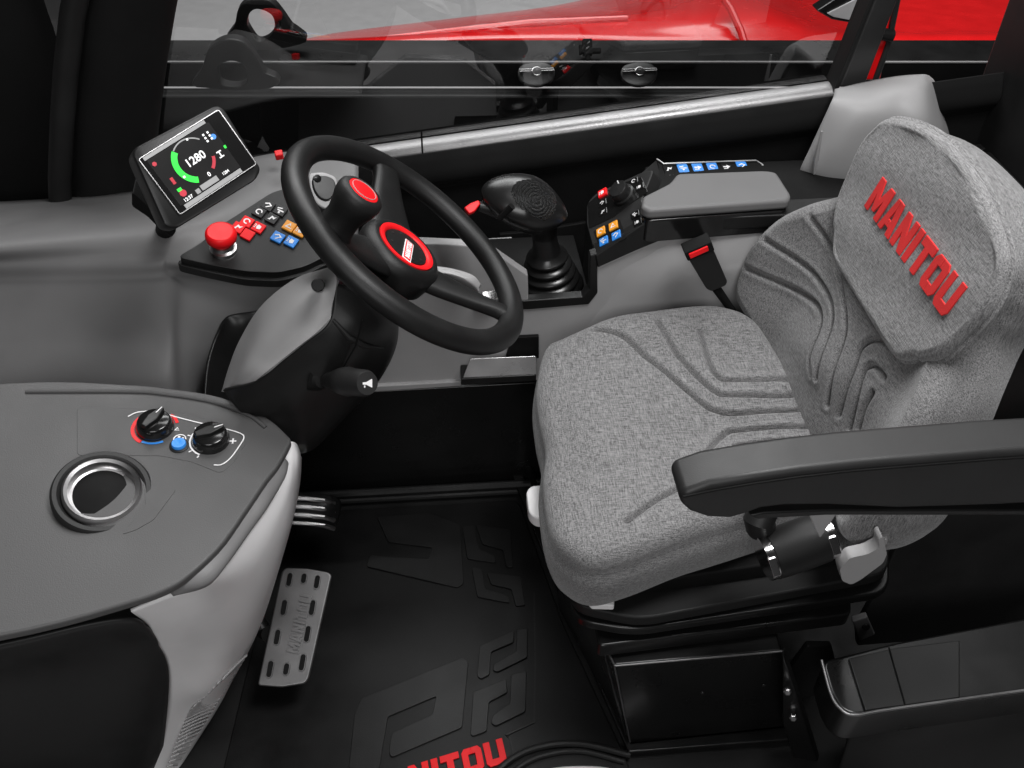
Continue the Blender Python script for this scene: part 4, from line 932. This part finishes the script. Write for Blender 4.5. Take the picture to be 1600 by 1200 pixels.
# ------------------------------------------------------------------ climate console
hv = thing('climate_console', 'grey console in the left foreground with rotary heater knobs and a pale flared side', 'console', (-.42, .8, .1))
zc = .60
hf0 = Fr((0, 0, zc), V((.10, -.10, 1)), (1, 0, 0)); hf0 = Fr(P(330, 740, Z=zc), V((.10, -.08, 1)), (1, 0, 0))
def hp(l, c=0): return [hf0.at(a, b, c) for a, b in l]
ctop_ = [V(p) for p in cr(hp([(-260, 620), (40, 596), (200, 600), (256, 605), (331, 616), (387, 635), (425, 657), (455, 685)]), 40)]
ctop_ += [V(p) for p in cr(hp([(454, 690), (443, 712), (432, 730), (415, 752), (385, 796), (346, 851), (300, 895), (262, 920), (200, 942), (40, 985), (-260, 1040)]), 40)]
plate('console_top', ctop_, -hf0.n*.014, 'ctop', hv, bevel=.004, seg=4, angle=25)
# raised outer rim
rimo = hp([(40, 612), (200, 612), (256, 616), (331, 628), (387, 648), (415, 668)], .001)
MB().tube([V(p) for p in cr(rimo, 40)], .0028, 10).build('rim_bead', 'ctop', hv)
# sunken panel border and vent recess
plate('control_panel', hp([(120, 636), (205, 638), (260, 640), (320, 652), (372, 676), (386, 690), (366, 722), (345, 740), (300, 722), (250, 712), (120, 712)], .0006), -hf0.n*.003, 'ctop', hv, r=.008, bevel=.0008)
lip = hp([(200, 651), (212, 645), (225, 643), (242, 643), (300, 658), (356, 671), (377, 678), (381, 684), (376, 694), (360, 716), (346, 726), (334, 726.5)], .0012)
outline('panel_line', [V(p) for p in cr(lip, 50)], .0016, hf0, 'white', hv, closed=False, h=.0004)
def arcpx(cx, cy, r0, r1, a0, a1, sx=1.0, n=24):
    o = hf0.l2(cx, cy); A = np.linspace(math.radians(a0), math.radians(a1), n)
    return [hf0.w(o[0]+r1*math.cos(q), o[1]+r1*math.sin(q), .0010) for q in A]+[hf0.w(o[0]+r0*math.cos(q), o[1]+r0*math.sin(q), .0010) for q in A[::-1]]
MB().prism(arcpx(243, 669, .0265, .0305, 18, 55), hf0.n*.0004).build('hot_arc', 'red', hv)
MB().prism(arcpx(243, 669, .0265, .0315, 125, 240), hf0.n*.0004).build('hot_arc', 'red', hv)
MB().prism(arcpx(243, 669, .0265, .0295, 242, 300), hf0.n*.0004).build('cold_arc', 'blue', hv)
MB().prism(arcpx(330, 689, .0262, .0284, 105, 245), hf0.n*.0004).build('fan_arc', 'white', hv)
mb = MB()
for q in range(110, 246, 27):
    o = hf0.l2(330, 689); mb.box(Fr(hf0.w(o[0], o[1]), hf0.n, hf0.w(math.cos(math.radians(q)), math.sin(math.radians(q)))-hf0.o), .031, 0, .0011, .002, .0008, .0003)
icon('tri', hf0, *hf0.l2(277, 671), .009, .0009).build('seat_icon', 'white', hv)
mb.build('fan_ticks', 'white', hv)
o = hf0.l2(364, 690); MB().box(hf0, *o, .0011, .0045, .001, .0003).box(hf0, *o, .00115, .001, .0045, .0003).build('plus_icon', 'white', hv)
for cx, cy, ang in ((243, 669, 60), (330, 689, 25)):
    kf = Fr(hf0.at(cx, cy), hf0.n, hf0.x)
    kb = MB().lathe(kf, [(.0245, -.002), (.0245, .006), (.0225, .012), (.021, .016), (.0195, .0172), (0, .0172)], 48).build('heater_knob', 'gloss', hv, angle=40)
    q = math.radians(ang); gf = Fr(kf.w(0, 0, .017), kf.n, kf.x*math.cos(q)+kf.y*math.sin(q))
    MB().prism([gf.w(a, b, -.004) for a, b in ((-.019, -.004), (.0, -.0075), (.020, -.003), (.020, .003), (.0, .0075), (-.019, .004))], gf.n*.0115).build('knob_grip', 'black', kb, bevel=.002, seg=3)
    MB().box(gf, .013, 0, .0078, .006, .0006, .0003).build('knob_line', 'pale', kb)
bfz = Fr(hf0.at(280, 697), hf0.n, hf0.x)
MB().lathe(bfz, [(.0125, -.002), (.0125, .002), (.0105, .003)], 32).build('air_button_collar', 'black', hv)
MB().lathe(bfz, [(.0095, .0), (.0095, .006), (.0085, .0075), (.004, .0078), (.002, .0068), (0, .0068)], 32).build('air_button', 'blue', hv, angle=40)
ff = Fr(hf0.at(281, 687), hf0.n, hf0.x)
mb = MB().lathe(ff, [(.0085, .0008), (.0085, .0014), (.0072, .0014), (.0072, .0008)], 28, cap=False)
for q in (0, 90, 180, 270):
    a = math.radians(q+20); mb.prism([ff.w(r*math.cos(a+s), r*math.sin(a+s), .0009) for r, s in ((.001, 0), (.005, -.45), (.0062, 0), (.005, .45))], ff.n*.0004)
mb.build('fan_icon', 'white', hv)
# air vent ring at the frame's left edge
vf = Fr(hf0.at(160, 772), hf0.n*.8+V((.15, -.1, 0)), (1, 0, 0))
MB().lathe(vf, [(.060, -.004), (.060, .006), (.057, .010), (.052, .010), (.048, .004), (.047, -.002)], 56).build('vent_surround', 'dark', hv, angle=40)
MB().lathe(vf, [(.047, -.004), (.047, .010), (.044, .014), (.040, .012), (.038, .0)], 56).build('vent_ring', 'silver', hv, angle=40)
MB().lathe(vf, [(.038, -.002), (.03, .003), (0, .005)], 40).build('vent_disc', 'matt', hv)
# sunken triangular area beside the vent
plate('vent_facet', hp([(222, 735), (275, 765), (240, 812), (212, 828), (190, 835), (228, 790)], .0007), -hf0.n*.003, 'ctop', hv, r=.004, bevel=.0008)
# side lip strip under the top edge
def hpz(l, dz): return [hf0.at(a, b, dz) for a, b in l]
edge = [(455, 690), (436, 728), (405, 785), (350, 852), (280, 906), (262, 922)]
s0 = hpz([(440, 714), (428, 732), (410, 752), (380, 796), (341, 851), (298, 892), (262, 914)], -.010)
s1 = hpz([(446, 722), (440, 743), (415, 785), (388, 823), (348, 879), (318, 908), (264, 920)], -.020)
s2 = hpz([(446, 726), (440, 747), (415, 789), (388, 827), (348, 883), (322, 912), (270, 928)], -.030)
loft('side_lip', [s0, s1, s2], 'lip', hv, 10, 40, solid=.004)
MB().tube([V(p) for p in cr(s2, 40)], .0022, 8).build('lip_gap', 'matt', hv)
# pale flared side
rows = [[P(440, 690, Z=.585), P(444, 720, Z=.572), P(441, 755, Z=.562), P(413, 796, Z=.562), P(352, 882, Z=.562), P(324, 914, Z=.56), P(268, 930, Z=.558), P(205, 956, Z=.55)],
        [P(456, 690, Z=.585), P(459, 718, Z=.565), P(455, 762, Z=.54), P(436, 815, Z=.52), P(398, 890, Z=.49), P(345, 945, Z=.47), P(290, 975, Z=.46), P(226, 974, Z=.5)],
        [P(464, 694, Z=.57), P(468, 720, Z=.55), P(463, 770, Z=.50), P(449, 830, Z=.46), P(415, 925, Z=.38), P(370, 990, Z=.34), P(310, 1020, Z=.32), P(244, 1010, Z=.40)],
        [P(469, 706, Z=.54), P(470, 730, Z=.5), P(464, 780, Z=.43), P(447, 850, Z=.36), P(418, 940, Z=.28), P(380, 1020, Z=.22), P(320, 1080, Z=.2), P(249, 1060, Z=.28)],
        [P(470, 712, Z=.50), P(469, 745, Z=.42), P(460, 800, Z=.34), P(440, 872, Z=.27), P(412, 962, Z=.20), P(374, 1040, Z=.14), P(330, 1110, Z=.10), P(240, 1130, Z=.16)],
        [P(469, 716, Z=.46), P(466, 760, Z=.36), P(455, 815, Z=.27), P(434, 890, Z=.2), P(404, 980, Z=.13), P(366, 1056, Z=.07), P(290, 1180, Z=.01), P(205, 1210, Z=.05)],
        [P(440, 720, Z=.40), P(440, 770, Z=.30), P(430, 825, Z=.2), P(410, 900, Z=.12), P(380, 990, Z=.05), P(340, 1066, Z=.0), P(255, 1240, Z=-.03), P(180, 1260, Z=0)]]
loft('pale_side', rows, 'pale', hv, 70, 80, solid=.004)
loft('base_panel', [[P(-250, 1050, Z=.55), P(0, 1004, Z=.55), P(150, 970, Z=.55), P(214, 966, Z=.53), P(236, 990, Z=.45)],
                    [P(-250, 1130, Z=.38), P(0, 1080, Z=.38), P(150, 1040, Z=.38), P(226, 1035, Z=.36), P(262, 1050, Z=.30)],
                    [P(-250, 1290, Z=.05), P(0, 1270, Z=.05), P(140, 1250, Z=.05), P(206, 1230, Z=.03), P(250, 1190, Z=.02)]], 'dark', hv, 24, 24, solid=.004)
# ribbed tread pad low on the pale side
rb0 = [(347, 1062), (300, 1106), (292, 1120), (275, 1160), (258, 1205)]
rb1 = [(385, 1024), (358, 1066), (338, 1100), (312, 1142), (270, 1205)]
rz = [.18, .13, .10, .055, .02]
for k in range(26):
    u = k/25; i = min(int(u*4), 3); f_ = u*4-i
    a = V((*rb0[i], rz[i]))*(1-f_)+V((*rb0[i+1], rz[i+1]))*f_; b = V((*rb1[i], rz[i]))*(1-f_)+V((*rb1[i+1], rz[i+1]))*f_
    MB().tube([P(a.x, a.y, Z=a.z+.03), P((a.x+b.x)/2, (a.y+b.y)/2-1, Z=a.z+.028), P(b.x, b.y, Z=a.z+.012)], .002, 8).build('tread_rib', 'light', hv)
dk = thing('void_filler', 'black sheet added for the dark void at the bottom left beneath the climate console', 'filler', tuple(P(200, 1150, Z=.1)))
plate('dark_sheet', [P(a, b, Z=.04) for a, b in [(-300, 900), (320, 900), (320, 1060), (214, 1215), (160, 1300), (-300, 1300)]], (0, 0, -.04), 'black', dk, bevel=.01)  # black sheet stands in for the darkness of the void, not a step
ts = thing('door_threshold', 'pale curved threshold edge at the bottom beside the floor mat', 'threshold', tuple(P(905, 1205, Z=0)))
MB().tube([V(p) for p in cr(px3([(800, 1244), (850, 1216), (905, 1209), (960, 1214), (1040, 1240)], Z=-.004), 30)], .012, 12).build('threshold_edge', 'pale', ts)
MB().tube([V(p) for p in cr(px3([(745, 1235), (800, 1186), (850, 1166), (910, 1163), (985, 1180)], Z=.004), 30)], .006, 10).build('threshold_seal', 'rubber', ts)
MB().tube([V(p) for p in cr(px3([(760, 1245), (815, 1196), (860, 1178), (910, 1174), (975, 1190)], Z=.003), 30)], .005, 10).build('threshold_seal', 'rubber', ts)

# ------------------------------------------------------------------ light
def area(name, loc, tgt, sx, sy, pw, col=(1, 1, 1)):
    l = bpy.data.lights.new(name, 'AREA'); l.shape = 'RECTANGLE'; l.size = sx; l.size_y = sy; l.energy = pw; l.color = col
    o = bpy.data.objects.new(name, l); COL.objects.link(o); o.location = loc
    o.rotation_euler = (V(tgt)-V(loc)).to_track_quat('-Z', 'Y').to_euler(); return o
area('overhead_softbox', (.62, .72, 2.45), (.1, 1.05, .4), .7, .6, 36)
area('door_softbox', (-.3, -1.3, 2.1), (.1, 1.2, .5), 1.3, .8, 27)
area('window_softbox', (-.2, 2.9, 2.6), (.3, 1.5, .6), 2.0, .5, 22)
area('studio_light', (.5, 5.0, 5.5), (.5, 4.8, -.9), 5, 4, 380)
w = bpy.data.worlds.new('World'); sc.world = w; w.use_nodes = True
w.node_tree.nodes['Background'].inputs[0].default_value = (.6, .6, .61, 1); w.node_tree.nodes['Background'].inputs[1].default_value = .02
sc.view_settings.view_transform = 'Standard'; sc.view_settings.look = 'None'; sc.view_settings.exposure = 0; sc.view_settings.gamma = 1
sc.render.engine = 'CYCLES'; sc.cycles.use_denoising = True; sc.cycles.max_bounces = 8
